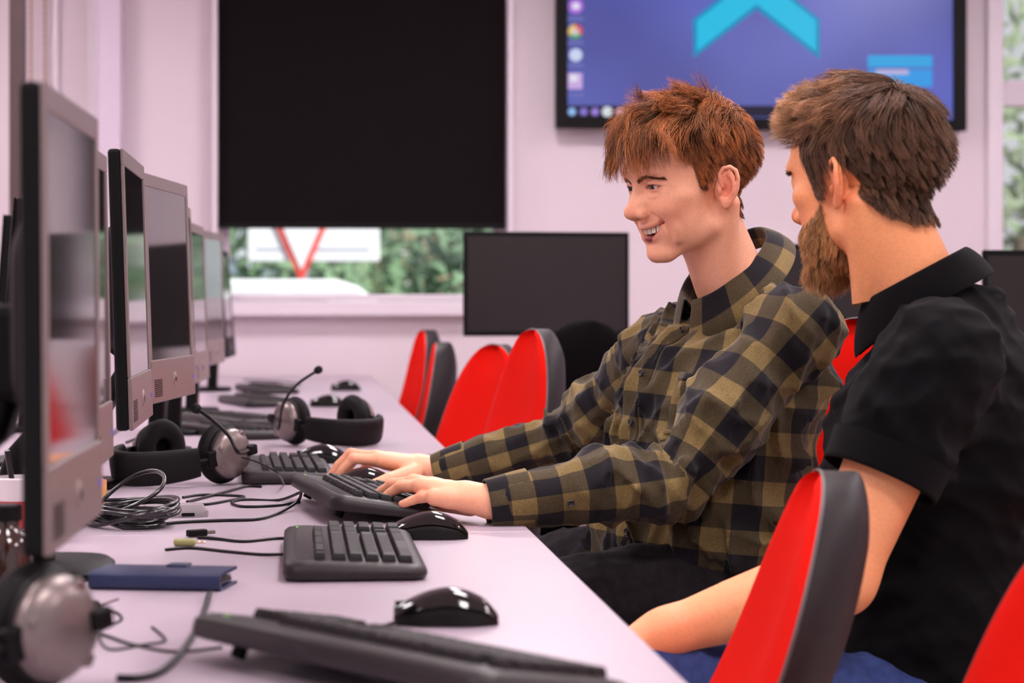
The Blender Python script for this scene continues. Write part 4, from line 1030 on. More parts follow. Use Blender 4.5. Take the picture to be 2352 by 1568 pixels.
def plaid_mat(name, dark, mid, light, p=.042):
    m = bpy.data.materials.new(name); m.use_nodes = True; nt = m.node_tree; b = nt.nodes['Principled BSDF']; L = nt.links
    uv = nt.nodes.new('ShaderNodeUVMap'); uv.uv_map = 'cloth'; sp = nt.nodes.new('ShaderNodeSeparateXYZ'); L.new(uv.outputs[0], sp.inputs[0])
    def mn(op, a, b_=None):
        n = nt.nodes.new('ShaderNodeMath'); n.operation = op
        for i, q in enumerate((a, b_)):
            if q is None: continue
            if isinstance(q, (int, float)): n.inputs[i].default_value = q
            else: L.new(q, n.inputs[i])
        return n.outputs[0]
    st = []
    for k in (0, 1):
        fr = mn('FRACT', mn('DIVIDE', sp.outputs[k], 2*p)); e = mn('ABSOLUTE', mn('SUBTRACT', fr, .5))
        st.append(mn('MINIMUM', mn('MAXIMUM', mn('MULTIPLY', mn('SUBTRACT', e, .25), 60), 0), 1))
    sm = mn('ADD', st[0], st[1])
    r = nt.nodes.new('ShaderNodeValToRGB'); cr = r.color_ramp; cr.elements[0].position = 0; cr.elements[0].color = lin(*dark); cr.elements[1].position = 1; cr.elements[1].color = lin(*light)
    e = cr.elements.new(.5); e.color = lin(*mid)
    L.new(mn('MULTIPLY', sm, .5), r.inputs[0])
    tc = nt.nodes.new('ShaderNodeTexCoord'); n = nt.nodes.new('ShaderNodeTexNoise'); n.inputs['Scale'].default_value = 420; n.inputs['Detail'].default_value = 3
    n3 = nt.nodes.new('ShaderNodeTexNoise'); n3.inputs['Scale'].default_value = 14; L.new(tc.outputs['Object'], n3.inputs['Vector'])
    mr = nt.nodes.new('ShaderNodeMapRange'); mr.inputs[1].default_value = .3; mr.inputs[2].default_value = .7; mr.inputs[3].default_value = .78; mr.inputs[4].default_value = 1.2
    L.new(tc.outputs['Object'], n.inputs['Vector']); L.new(n.outputs[0], mr.inputs[0])
    mr2 = nt.nodes.new('ShaderNodeMapRange'); mr2.inputs[1].default_value = .3; mr2.inputs[2].default_value = .7; mr2.inputs[3].default_value = .88; mr2.inputs[4].default_value = 1.12; L.new(n3.outputs[0], mr2.inputs[0])
    v = nt.nodes.new('ShaderNodeVectorMath'); v.operation = 'SCALE'; L.new(r.outputs[0], v.inputs[0]); L.new(mn('MULTIPLY', mr.outputs[0], mr2.outputs[0]), v.inputs['Scale'])
    L.new(v.outputs[0], b.inputs['Base Color']); b.inputs['Roughness'].default_value = .9; b.inputs['Specular IOR Level'].default_value = .15; b.inputs['Sheen Weight'].default_value = .15
    bp = nt.nodes.new('ShaderNodeBump'); bp.inputs['Strength'].default_value = .35; bp.inputs['Distance'].default_value = .0015; L.new(n.outputs[0], bp.inputs['Height']); L.new(bp.outputs[0], b.inputs['Normal'])
    return m
# ---------------------------------------------------------------- clothes and limbs
def frame(Ls, Rs, N, P):
    u = (N-P).normalized(); l = Ls-Rs; l = (l-u*l.dot(u)).normalized(); f = l.cross(u).normalized()
    return l, f, u
def R3(l, f, u): return Matrix((l, f, u)).transposed()
def bbox(pts, m): A = np.array([tuple(p) for p in pts]); return A.min(0)-m, A.max(0)+m
def sdf_mesh(S, lo, hi, h, smooth=1):
    P, Fq = S.mesh(lo, hi, h)
    return (relax(P, Fq, smooth, .5) if smooth else P), Fq
def torso_uv(P, Fq, O, l, f, u, per=14*.078):
    Q = P-np.array(O); a = Q @ np.array(l); b = Q @ np.array(f); hgt = Q @ np.array(u)
    th = np.arctan2(a, b); return loop_uv(Fq, (th/(2*PI)+.5)*per, hgt+.3, per)       # seam at the back
def sleeve_uv(P, Fq, pts, ref, per=5*.078, wide=.06):
    A = [np.array(p) for p in pts]; best = np.full(len(P), 9.); U = np.zeros(len(P)); V = np.zeros(len(P)); s0 = 0
    for i in range(len(A)-1):
        d = A[i+1]-A[i]; L = np.linalg.norm(d); d = d/L; r = np.array(ref)-d*np.dot(ref, d); r /= np.linalg.norm(r); q = np.cross(d, r)
        t = np.clip((P-A[i]) @ d, 0 if i else -9, L if i < len(A)-2 else 9); c = P-A[i]-t[:, None]*d; D = np.linalg.norm(c, axis=1)
        m = D < best; best[m] = D[m]; U[m] = (np.arctan2(c[m] @ q, c[m] @ r)/(2*PI)+.5)*per; V[m] = s0+t[m]; s0 += L
    return loop_uv(Fq, U, V+1., per)
def surf_at(S, O, dirs, r0=.34, r1=.03, n=60):
    """outermost hit from radius r0 towards the axis for each origin/direction"""
    O = np.array(O, float); dirs = np.array(dirs, float); r = np.full(len(O), r1); done = np.zeros(len(O), bool)
    for t in np.linspace(r0, r1, n):
        d = S.at(O+dirs*t); hit = (d < 0) & ~done; r[hit] = t; done |= hit
    for _ in range(6):
        d = S.at(O+dirs*r[:, None]); r = r-np.clip(d, -.01, .01)*.8
    return O+dirs*r[:, None]
def patch(name, S, Oax, l, f, u, th0, th1, h0, h1, off, m, parent, nu=8, nv=60, per=14*.078, curve=None, uvshift=(0, 0), thick=.0016):
    """thin strip of cloth laid over the torso between two angles (0 = front, + = left) and two heights"""
    l_, f_, u_ = np.array(l), np.array(f), np.array(u); hs = np.linspace(h0, h1, nv); ts = np.linspace(th0, th1, nu)
    O, D = [], []
    for hh in hs:
        for t in ts:
            tt = t+(curve(hh) if curve else 0); O.append(np.array(Oax)+u_*hh); D.append(l_*math.sin(tt)+f_*math.cos(tt))
    P = surf_at(S, O, D); P = P+np.array(D)*off
    i = np.arange(nv-1)[:, None]*nu+np.arange(nu-1)[None]; Fq = np.stack([i, i+1, i+1+nu, i+nu], 2).reshape(-1, 4)
    tv = np.array([t+(curve(hh) if curve else 0) for hh in hs for t in ts]); hv = np.repeat(hs, nu)
    o = np_mesh(name, P, Fq, m, parent, uv=loop_uv(Fq, (tv/(2*PI)+.5)*per+uvshift[0], hv+.3+uvshift[1]))
    so = o.modifiers.new('thick', 'SOLIDIFY'); so.thickness = thick; so.offset = 0
    return o, P.reshape(nv, nu, 3)
def button(c, n, r, m, parent):
    q = Vector(n).to_track_quat('Z', 'Y').to_matrix()
    return MB().lathe([(r, 0), (r, .0016), (r*.86, .0024), (r*.7, .0016), (.0004, .0014)], 18, c, q).build('button', m, parent, smooth=50)
def cuff(name, a, b, ra, rb, m, parent, ref, uvm=True, th=.0025, per=5*.078, s0=1.5, sq=1.0, n=40, wob=.0):
    a, b = Vector(a), Vector(b); d = (b-a).normalized(); r = Vector(ref); r = (r-d*r.dot(d)).normalized(); q = d.cross(r); rows = 9; P = []; uvv = []
    prof = [(k/(rows-1), 0) for k in range(rows)]+[(1.0, -th), (.5, -th*1.3), (.0, -th)]
    for t, o in prof:
        R_ = ra+(rb-ra)*t+o
        for k in range(n):
            an = 2*PI*k/n; w2 = 1+wob*math.sin(3*an+1.3)+wob*.6*math.sin(5*an+4*t)
            P.append(a+(b-a)*t+r*math.cos(an)*R_*w2+q*math.sin(an)*R_*sq*w2); uvv.append((k/n*per, s0+(b-a).length*t))
    P = np.array([tuple(p) for p in P]); uvv = np.array(uvv); M_ = len(prof)
    i = np.arange(M_-1)[:, None]*n+np.arange(n)[None]; j = np.arange(M_-1)[:, None]*n+(np.arange(n)[None]+1) % n
    Fq = np.stack([i, j, j+n, i+n], 2).reshape(-1, 4)
    return np_mesh(name, P, Fq, m, parent, uv=loop_uv(Fq, uvv[:, 0], uvv[:, 1], per))
def collar(name, Cf, Cb, l, hw, m, parent, wback=.040, wfront=.062, gap=14, stand=.030, flare=.024, th=.0022, s0=0., soft=0.):
    Cf, Cb = Vector(Cf), Vector(Cb); C = (Cf+Cb)/2; e1 = (Cf-Cb)/2; e2 = Vector(l)*hw; n_ = e1.cross(e2).normalized()
    if n_.z < 0: n_ = -n_
    N_ = 60; rows = []
    for i in range(N_+1):
        th_ = math.radians(gap+(360-2*gap)*i/N_); rad = (e1*math.cos(th_)+e2*math.sin(th_)); p = C+rad; out = rad.normalized(); back = (1-math.cos(th_))/2
        wv = wfront+(wback-wfront)*min(1, back*1.7)**.7
        sh = 0
        e_in = min(i, N_-i)/N_
        tip = max(0, 1-e_in/.13)
        dn = (-n_*.86-Vector((0, 0, 1))*.25).normalized()
        fwd = e1.normalized()*tip*.018
        rows.append([p-out*.003-n_*stand*(1-.25*tip), p-out*.002-n_*stand*.5, p-n_*.002, p+out*.003+n_*.002, p+out*.007-n_*.001, p+out*(.010+flare*.35)+dn*wv*.35+fwd*.3, p+out*(.008+flare*.75)+dn*wv*.7+fwd*.7, p+out*(.006+flare)+dn*wv*(1+.12*tip)+fwd])
    P = np.array([[tuple(q) for q in r] for r in rows]); nu = P.shape[1]
    arc = np.concatenate([[0], np.cumsum(np.linalg.norm(np.diff(P[:, 2], axis=0), axis=1))])
    vv_ = np.array([-.03, -.015, 0, .004, .008, .022, .036, .052])
    i = np.arange(N_)[:, None]*nu+np.arange(nu-1)[None]; Fq = np.stack([i, i+1, i+1+nu, i+nu], 2).reshape(-1, 4)
    U = np.repeat(arc, nu)+s0; V = np.tile(vv_, N_+1)+.5
    o = np_mesh(name, P.reshape(-1, 3), Fq, m, parent, uv=loop_uv(Fq, U, V))
    so = o.modifiers.new('thick', 'SOLIDIFY'); so.thickness = th; so.offset = 0
    sb = o.modifiers.new('sub', 'SUBSURF'); sb.levels = 1; sb.render_levels = 1
    return o
def neck_cut(P, Fq, Cf, Cb, l, hw, stand, pad=1.02):
    Cf, Cb = Vector(Cf), Vector(Cb); C = (Cf+Cb)/2; e1 = (Cf-Cb)/2; n_ = e1.cross(Vector(l)*hw).normalized(); n_ = n_ if n_.z > 0 else -n_
    Q = P-np.array(C); a = (Q @ np.array(e1))/e1.length_squared; b = (Q @ np.array(l))/hw; h_ = Q @ np.array(n_)
    kill = (a*a+b*b < pad*pad) & (h_ > -stand*1.25); return Fq[~kill[Fq].any(1)]
def hand_sdf(wrist, mcps, fingers, thumb, fr=.0088, palm_r=.014, fore=None, wr=.024, flat=None):
    """fingers: list of joint lists starting at the knuckle"""
    S = SDF()
    if fore is not None: S.add(P_rc(fore, wrist, wr*1.35, wr))
    S.add(P_rc(wrist, Vector(wrist).lerp(sum((Vector(m) for m in mcps), Vector())/len(mcps), .35), wr*.92, wr*.95), .01)
    for i, m in enumerate(mcps):
        S.add(P_rc(Vector(wrist).lerp(Vector(m), .2), m, palm_r*1.15, palm_r*(.92 if i else 1)), .012)
    for i in range(len(mcps)-1):
        S.add(P_rc(Vector(wrist).lerp(Vector(mcps[i]), .55), Vector(wrist).lerp(Vector(mcps[i+1]), .75), palm_r*1.05, palm_r), .008)
    for i, ch in enumerate(fingers):
        k = (1.0, 1.03, .98, .86)[i]; n = len(ch); rr = [fr*k*1.16, fr*k*1.02, fr*k*.92, fr*k*.80][:n]
        F = SDF(); 
        S.add(P_tube(ch, rr), .0035)
        for jn in ch[:2]: S.add(P_ell(jn, [fr*k*1.13]*3), .004)
    S.add(P_tube(thumb, [palm_r*1.2, fr*1.28, fr*1.12, fr*.9][:len(thumb)]), .008)
    return S
def hand_tone(P, base, knuckle, tips, joints, nails=()):
    C = np.repeat(np.array(lin(*base)[:3])[None], len(P), 0)
    for j in joints: C = blend(C, .45*np.exp(-((P-np.array(j))**2).sum(1)/(.012**2)), lin(*knuckle))
    for t in tips: C = blend(C, .6*np.exp(-((P-np.array(t))**2).sum(1)/(.011**2)), lin(*knuckle))
    for n_ in nails: C = blend(C, .7*(((P-np.array(n_))**2).sum(1) < .0045**2), lin(244, 196, 184))
    return C
def join_body(name, parts, m, base, label, cat='person'):
    off = 0; Ps, Fs, Ts = [], [], []
    for P, Fq, T in parts: Ps.append(P-np.array(base)); Fs.append(Fq+off); Ts.append(T); off += len(P)
    o = np_mesh(name, np.concatenate(Ps), np.concatenate(Fs), m, None, color=np.concatenate(Ts)); o.location = base
    return tag(o, label, cat)
def rebase(root):
    for ch in root.children: ch.location = ch.location-root.location
# ================================================================ the young man in the checked shirt
CR = Vector((cs, -sn, 0)); CF = Vector((sn, cs, 0)); ZU = Vector((0, 0, 1))
def head_matrix(center, phi, pitch, roll, s):
    """phi: degrees turned towards the camera from looking straight left"""
    a, d = math.radians(phi), math.radians(pitch)
    fh = -math.cos(a)*CR-math.sin(a)*CF; right = fh.cross(ZU); f = math.cos(d)*fh-math.sin(d)*ZU; up = right.cross(f)
    R = Matrix((right, f, up)).transposed(); R = Matrix.Rotation(math.radians(roll), 3, f) @ R
    return Matrix.Translation(center) @ R.to_4x4() @ Matrix.Scale(.001*s, 4)
def xf(M, P): A = np.array(M); return P @ A[:3, :3].T+A[:3, 3]
def loc_mm(M, w): return tuple(M.inverted() @ Vector(w))
M_eye = mat('eye_white', (214, 200, 198), .2, spec=.5); M_iris = mat('iris_dark', (42, 30, 24), .2); M_pupil = mat('pupil', (8, 6, 6), .1)
M_tooth = mat('tooth_enamel', (236, 220, 200), .25, spec=.5); M_gum = mat('gum', (150, 70, 66), .4)
def eyes(M, parent, gaze, drop=0., iris=M_iris):
    g = Vector(gaze).normalized(); q = g.to_track_quat('Z', 'Y').to_matrix()
    for sx in (-1, 1):
        c = Vector((sx*31.5, 76, 23-drop)); R_ = 12.4
        pr = [(R_*math.sin(PI*k/16), -R_*math.cos(PI*k/16)) for k in range(1, 16)]
        mb = MB().lathe(pr, 24, c, q); mb.v = [tuple(M @ Vector(v)) for v in mb.v]; e = mb.build('eye', M_eye, parent, smooth=80)
        pr = [(6.6, 10.6), (5.7, 11.5), (3.5, 12.4), (2.4, 12.7)]
        mb = MB().lathe(pr, 20, c, q); mb.v = [tuple(M @ Vector(v)) for v in mb.v]; mb.build('iris', iris, e, smooth=80)
        pr = [(2.6, 12.65), (1.5, 12.85), (.2, 12.9)]
        mb = MB().lathe(pr, 14, c, q); mb.v = [tuple(M @ Vector(v)) for v in mb.v]; mb.build('pupil', M_pupil, e, smooth=80)
def lashes(M, parent, op):
    for sx in (-1, 1):
        P = []
        for k in range(13):
            x = 19+27*k/12; zz_ = 22.3+op*math.sqrt(max(0, 1-((x-32)/13.9)**2))+.3; yy = 76+math.sqrt(max(1, 13.3**2-(x-31.5)**2-(zz_-23)**2)); P.append(M @ Vector((sx*x, yy+.5, zz_)))
        MB().tube(P, [.0003+.0006*math.sin(PI*(k+1)/14) for k in range(13)], 6).build('eyelash', mat('lash', (30, 20, 18), .6), parent, smooth=60)
def brows(M, parent, S, rgb, pts, n=420):
    pts = np.array(pts, float); t = RNG.random(n); seg = np.linspace(0, 1, len(pts))
    base = np.stack([np.interp(t, seg, pts[:, i]) for i in range(3)], 1); base[:, 2] += RNG.normal(size=n)*2.2*(1-.5*t)
    base = np.concatenate([base, base*np.array([-1, 1, 1])]); t = np.concatenate([t, t]); sgn = np.sign(base[:, 0])
    for _ in range(3):
        sd, g = S.grad(base, .5); base = base-g*sd[:, None]
    sd, g = S.grad(base, .5)
    d = np.stack([sgn*.9, -.35+0*t, .35-.6*t], 1)+g*.35+RNG.normal(size=base.shape)*.12; d /= np.linalg.norm(d, axis=1, keepdims=True)
    L = 7*RNG.uniform(.7, 1.1, len(base)); X = np.stack([base+d*(L*k/3)[:, None]-g*(.75*(k/3)**2)+g*.3 for k in range(4)], 1)
    tone = np.repeat((np.array(lin(*rgb)[:3])[None]*RNG.uniform(.6, 1.3, (len(base), 1)))[:, None, :], 4, 1)
    Xw = xf(M, X.reshape(-1, 3)).reshape(X.shape)
    for sel in (sgn > 0, sgn < 0): strands_mesh('eyebrow', Xw[sel], np.full(int(sel.sum()), .00028), tone[sel], MATS['hair'], parent)
MATS['hair'] = hair_mat('hair_fibre')
M_skinA = skin_mat('fair_skin')
# head placement
HA = head_matrix(W(1591, 443, 3.55), 27, 11, 0, 1.08)
NA = W(1692, 655, 3.60)                                # base of the neck
nA = loc_mm(HA, NA)
SA, nsA = head_sdf(smile=1, opening=17, neck=((0, -14, -38), (nA[0], nA[1], nA[2]-30)), neck_r=(50, 56), eye_open=3.1, rec=6.)
PA, FA = SA.mesh((-100, min(-125, nA[1]-75), nA[2]-20), (100, 130, 142), 1.7)
tA = face_tone(PA, (247, 180, 146), (232, 130, 104), (196, 104, 94), lipw=.75, opening=17)
HAIRLINE_A = ([-130, -85, -60, -40, -30, -22, -12, 2, 9, 17, 27, 34, 46, 64, 130], [-50, -52, -50, -42, -14, 20, 34, 36, 20, 2, 6, 36, 60, 78, 80])
def earz(c): return ((np.abs(c[:, 0]) > 66) & (c[:, 1] > -36) & (c[:, 1] < 8) & (c[:, 2] > -32) & (c[:, 2] < 33)).astype(float)
def scalpA(c): return np.clip((c[:, 2]-np.interp(c[:, 1], *HAIRLINE_A))/6, 0, 1)*(SA.at(c, nsA) < 1.5)*(1-earz(c))
wS = scalpA(PA); tA = blend(tA, np.clip(wS, 0, 1)*.85, lin(92, 46, 22))
wN = np.exp(-((PA[:, 2]-np.interp(PA[:, 1], *HAIRLINE_A))/7)**2)*(SA.at(PA, nsA) < 1.5)*(PA[:, 1] < 34)*(1-earz(PA)); tA = blend(tA, wN*.4, lin(176, 110, 66))
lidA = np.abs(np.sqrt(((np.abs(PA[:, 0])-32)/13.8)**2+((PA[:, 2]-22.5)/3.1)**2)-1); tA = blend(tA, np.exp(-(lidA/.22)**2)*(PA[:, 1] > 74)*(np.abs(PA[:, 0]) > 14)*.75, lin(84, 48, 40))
BODY_A = [(xf(HA, PA), FA, tA)]
def hair_youth(parent):
    n = 15000
    roots = sample_roots(PA, FA, scalpA, n); x, y, z = roots.T
    sd, g = SA.grad(roots, .8, nsA)
    topw = np.clip((z-(74-.10*y))/26, 0, 1)*np.clip((y+92)/35, 0, 1); topw = topw**1.2
    length = (10+np.clip((z-5)/60, 0, 1)*16)*(1-topw)+topw*(62+16*np.clip((y-10)/50, 0, 1))
    length *= RNG.uniform(.72, 1.12, n)
    sx = np.sign(x)
    side = np.stack([sx*.10, -.28+0*x, -1+0*x], 1)
    fwd = np.stack([x/95+.12*np.sin(x*.11+y*.05), .95+0*x, -.02-.2*np.clip((y-10)/50, 0, 1)], 1)
    d0 = g*(.22+.35*topw)[:, None]+side*(1-topw)[:, None]+fwd*topw[:, None]*.9
    nz = lambda r, k: np.stack([np.sin(r[:, 0]*k+r[:, 1]*k*.7), np.sin(r[:, 1]*k*1.3+2), np.sin(r[:, 0]*k*.8-r[:, 1]*k+1)], 1)
    def flow(r, p, t):
        f = side*(1-topw)[:, None]+fwd*topw[:, None]+nz(r, .13)*.6*topw[:, None]
        drop = topw*np.clip((p[:, 1]-72)/22, 0, 1.0); f[:, 2] -= 2.1*drop; f[:, 1] -= .6*drop
        drops = topw*np.clip((np.abs(p[:, 0])-62)/14, 0, 1); f[:, 2] -= 1.3*drops
        return f
    lift = lambda r, t: 2.2+topw*(24*math.sin(PI*min(1, .12+t*.62))*RVOL)+(1-topw)*(1.5*t+6*np.clip((z-20)/50, 0, 1)*t+11*np.clip((-y-50)/40,0,1)*np.clip((z-5)/30,0,1)*(.4+.6*t))
    RVOL = np.clip(.62+.5*RNG.random(n), 0, 1)
    X, near = grow(SA, nsA, roots, length, d0, flow, K=8, grav=.02, lift=lift, wig=.10, clump=(520, .5), stiff=.62, wave=topw*(4.0+3.0*np.clip((y-20)/40, 0, 1))+.6)
    cl = np.random.default_rng(3).uniform(.42, 1.75, 520)[near]*RNG.uniform(.75, 1.25, n)
    a, b = np.array(lin(110, 63, 33)[:3]), np.array(lin(198, 122, 66)[:3]); mixw = RNG.random((n, 1))*.8
    base = (a*(1-mixw)+b*mixw)*cl[:, None]
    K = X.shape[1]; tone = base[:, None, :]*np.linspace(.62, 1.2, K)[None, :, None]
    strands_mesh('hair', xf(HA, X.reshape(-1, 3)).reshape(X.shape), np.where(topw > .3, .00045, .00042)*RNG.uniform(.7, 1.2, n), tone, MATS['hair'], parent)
def face_youth(parent):
    eyes(HA, parent, (.10, 1, -.22))
    lashes(HA, parent, 3.1); brows(HA, parent, SA, (118, 74, 48), [(9, 97, 33.5), (18, 97, 35.5), (30, 94, 37.5), (42, 84, 36), (51, 75, 32)], 460)
    gm = MB().tube([(29*math.sin(a), 56+27*math.cos(a), -34.5) for a in [math.radians(k) for k in range(-85, 86, 10)]], 5, 8); gm.v = [tuple(HA @ Vector(v)) for v in gm.v]
    gum = gm.build('gum', M_gum, parent, smooth=60)
    for k, a in enumerate((-78, -60, -43, -26, -9, 9, 26, 43, 60, 78)):
        A = math.radians(a); c = Vector((29*math.sin(A), 59.5+28.5*math.cos(A), -42.2+2.5*math.sin(A)**2)); Rz = Matrix.Rotation(-A, 3, 'Z')
        hh = .9*(6.2 if abs(a) < 15 else 5.6 if abs(a) < 35 else 5.8 if abs(a) < 50 else 4.8); ww = 4.2 if abs(a) < 15 else 3.7
        r = []
        for kz, kk in ((-hh, .75), (-hh+.8, .93), (-hh+2, 1), (hh*.4, .95), (hh, .75)): r.append([c+Rz @ Vector((x*ww*kk, y*2.6*kk, kz)) for x, y in superell(1, 1, 3.2, 14)])
        mb = MB().loft(r); mb.v = [tuple(HA @ Vector(v)) for v in mb.v]; mb.build('tooth', M_tooth, gum, smooth=50)
    tg = SDF().add(P_ell((0, 74, -54), (20, 20, 6))); P_, F_ = tg.mesh((-24, 50, -64), (24, 98, -44), 2.); np_mesh('tongue', xf(HA, P_), F_, mat('tongue', (150, 66, 66), .4), parent)
# ================================================================ the bearded man in the black polo shirt
M_skinB = skin_mat('tanned_skin')
HB = head_matrix(W(1994, 436, 3.06), -45, 10, 0, 1.11)
NB = W(2105, 650, 3.06); nB = loc_mm(HB, NB)
SB, nsB = head_sdf(smile=.0, opening=0, neck=((0, -16, -38), (nB[0], nB[1], nB[2]-30)), neck_r=(54, 60), eye_open=4.5, flare=.62)
PB, FB = SB.mesh((-110, min(-125, nB[1]-85), nB[2]-20), (110, 130, 142), 1.9)
tB = face_tone(PB, (249, 166, 114), (226, 110, 78), (190, 100, 92))
HAIRLINE_B = ([-130, -85, -60, -42, -32, -24, -12, 2, 9, 16, 22, 27, 33, 38, 46, 62, 130], [-62, -64, -54, -36, -16, 16, 34, 36, 34, 26, 4, -14, -14, 20, 66, 82, 84])
def scalpB(c): return np.clip((c[:, 2]-np.interp(c[:, 1], *HAIRLINE_B))/6, 0, 1)*(SB.at(c, nsB) < 1.5)
def beardB(c):
    x, y, z = np.abs(c[:, 0]), c[:, 1], c[:, 2]
    top = np.interp(y, [0, 12, 30, 42, 60, 80, 92, 130], [-40, -8, -10, -24, -32, -34, -26, -26])
    bot = np.interp(y, [-10, 6, 16, 30, 60, 90, 130], [-60, -70, -84, -96, -104, -104, -104])
    w_ = np.clip((top-z)/6, 0, 1)*np.clip((z-bot)/5, 0, 1)*np.clip((y-np.interp(z, [-100, -70, -40, -10], [18, 20, 26, 27]))/5, 0, 1)
    lip = (z > -53) & (z < -36) & (x < 22) & (y > 80); w_[lip] = 0
    return w_*(SB.at(c, nsB) < 6)
tB = blend(tB, scalpB(PB)*.9, lin(52, 36, 28)); tB = blend(tB, beardB(PB)*.75, lin(128, 82, 48))
BODY_B = [(xf(HB, PB), FB, tB)]
def hair_man(parent):
    n = 14500
    roots = sample_roots(PB, FB, scalpB, n); x, y, z = roots.T
    sd, g = SB.grad(roots, .8, nsB); sx = np.sign(x)
    crown = np.array([6, -62, 112.]); rel = roots-crown; 
    rad = rel-g*(rel*g).sum(1, keepdims=True); rad /= np.linalg.norm(rad, axis=1, keepdims=True)+1e-6
    topw = np.clip((z-70)/24, 0, 1)*np.clip((y+55)/30, 0, 1); front = topw*np.clip((y-15)/40, 0, 1)
    back = np.clip((-y-30)/40, 0, 1)
    length = (20+20*np.clip((z-0)/70, 0, 1)+6*back)*(1-topw)+topw*(44-12*front)
    length *= np.clip((z+72)/34, .35, 1)*RNG.uniform(.75, 1.1, n)
    down = np.stack([0*x+.02*sx, -.35+0*x-.1*back, -1+0*x], 1)
    top_f = rad*.6+np.stack([-.25+0*x, .55+0*x, .25+.9*front], 1)
    w_d = (1-topw)*np.clip((95-z)/35, 0, 1)
    base = (down*w_d[:, None]+rad*(1-w_d)[:, None])*(1-topw)[:, None]+top_f*topw[:, None]
    d0 = g*(.28+.8*topw+.5*front)[:, None]+base
    def flow(r, p, t):
        f = base.copy()
        f[:, 1] -= front*2.4*max(0, t-.45); f[:, 2] += front*(.6-1.4*t)
        f += np.stack([np.sin(r[:, 1]*.12), np.sin(r[:, 0]*.13), 0*x], 1)*.22*(topw+.3)[:, None]; return f
    vol = RNG.uniform(.6, 1.1, n)
    lift = lambda r, t: 2+vol*(topw*(15+13*front)*math.sin(PI*min(1, .15+t*.55))+(1-topw)*(3+9*np.clip((z-15)/55, 0, 1)+7*back*np.clip((z+20)/40, 0, 1))*t**.7)
    X, near = grow(SB, nsB, roots, length, d0, flow, K=8, grav=.03, lift=lift, wig=.10, clump=(420, .55), stiff=.62, wave=topw*3.5+1.0)
    cl = np.random.default_rng(8).uniform(.6, 1.5, 420)[near]*RNG.uniform(.75, 1.25, n)
    a, b, c = np.array(lin(104, 74, 56)[:3]), np.array(lin(156, 110, 76)[:3]), np.array(lin(206, 158, 112)[:3])
    mw = (np.clip(topw*.9+.15*RNG.random(n), 0, 1))[:, None]; fw = (front*.8)[:, None]
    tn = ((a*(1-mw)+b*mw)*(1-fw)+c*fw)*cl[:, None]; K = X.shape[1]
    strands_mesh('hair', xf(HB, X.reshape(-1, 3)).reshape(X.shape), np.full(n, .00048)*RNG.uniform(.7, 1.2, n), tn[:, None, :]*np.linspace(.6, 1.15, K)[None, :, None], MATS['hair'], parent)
    # beard
    n = 7000; roots = sample_roots(PB, FB, beardB, n); x, y, z = roots.T; sd, g = SB.grad(roots, .8, nsB)
    chin = np.clip((y-35)/45, 0, 1)*np.clip((-z-45)/30, 0, 1)
    length = (9+9*np.clip((-z-10)/40, 0, 1)+16*chin)*RNG.uniform(.7, 1.15, n)
    dn = np.stack([.05*np.sign(x), .18+0*x, -1+0*x], 1); d0 = g*.55+dn
    X, near = grow(SB, nsB, roots, length, d0, lambda r, p, t: dn+g*.25, K=6, grav=.05, lift=lambda r, t: 1+(5+7*chin)*t, wig=.18, clump=(260, .4), stiff=.6, wave=np.full(n, 1.6))
    a, b, c = np.array(lin(160, 102, 56)[:3]), np.array(lin(230, 174, 116)[:3]), np.array(lin(62, 42, 32)[:3])
    mw = RNG.random((n, 1)); dk = np.clip((z+42)/34, 0, 1)[:, None]*np.clip((45-y)/20, 0, 1)[:, None]
    tn = ((a*(1-mw)+b*mw)*(1-dk*.75)+c*dk*.75)*np.random.default_rng(9).uniform(.7, 1.35, 260)[near][:, None]
    strands_mesh('beard', xf(HB, X.reshape(-1, 3)).reshape(X.shape), np.full(n, .00042), np.repeat(tn[:, None, :], 6, 1)*np.linspace(.7, 1.1, 6)[None, :, None], MATS['hair'], parent)
def face_man(parent):
    eyes(HB, parent, (.1, 1, -.1)); brows(HB, parent, SB, (92, 62, 42), [(10, 96, 38), (20, 96, 42), (32, 92, 43.5), (43, 82, 41), (49, 76, 37)], 300)
# ---- joints of the young man
aL, aR = W(1832, 742, 3.44), W(1540, 775, 3.71); aP = W(1628, 1335, 3.60)
aEL, aWL = W(1556, 1098, 3.36), W(1128, 1158, 3.305)
aER, aWR = W(1352, 985, 3.95), W(1010, 1086, 3.99)
l, f, u = frame(aL, aR, NA, aP); RA_ = R3(l, f, u); midA = (aL+aR)/2
aHL, aHR = aP+l*.10-u*.02, aP-l*.10-u*.02
aKL, aKR = W(1215, 1400, 3.36), W(1190, 1335, 3.86)
aFL, aFR = aKL+Vector((-.02, .03, 0)), aKR+Vector((-.02, -.02, 0)); aFL.z = aFR.z = .09
hb = (NA-aP).length; CA_F, CA_B = W(1584, 688, 3.545), W(1742, 526, 3.645)
M_plaid = plaid_mat('olive_check_cotton', (28, 25, 30), (74, 64, 45), (124, 105, 66), .039)
M_denim = mat('black_denim', (40, 36, 39), .9, spec=.1, noise=.25, nscale=60, bump=.4, bscale=900)
M_btn = mat('dark_button', (48, 44, 48), .3, spec=.5)
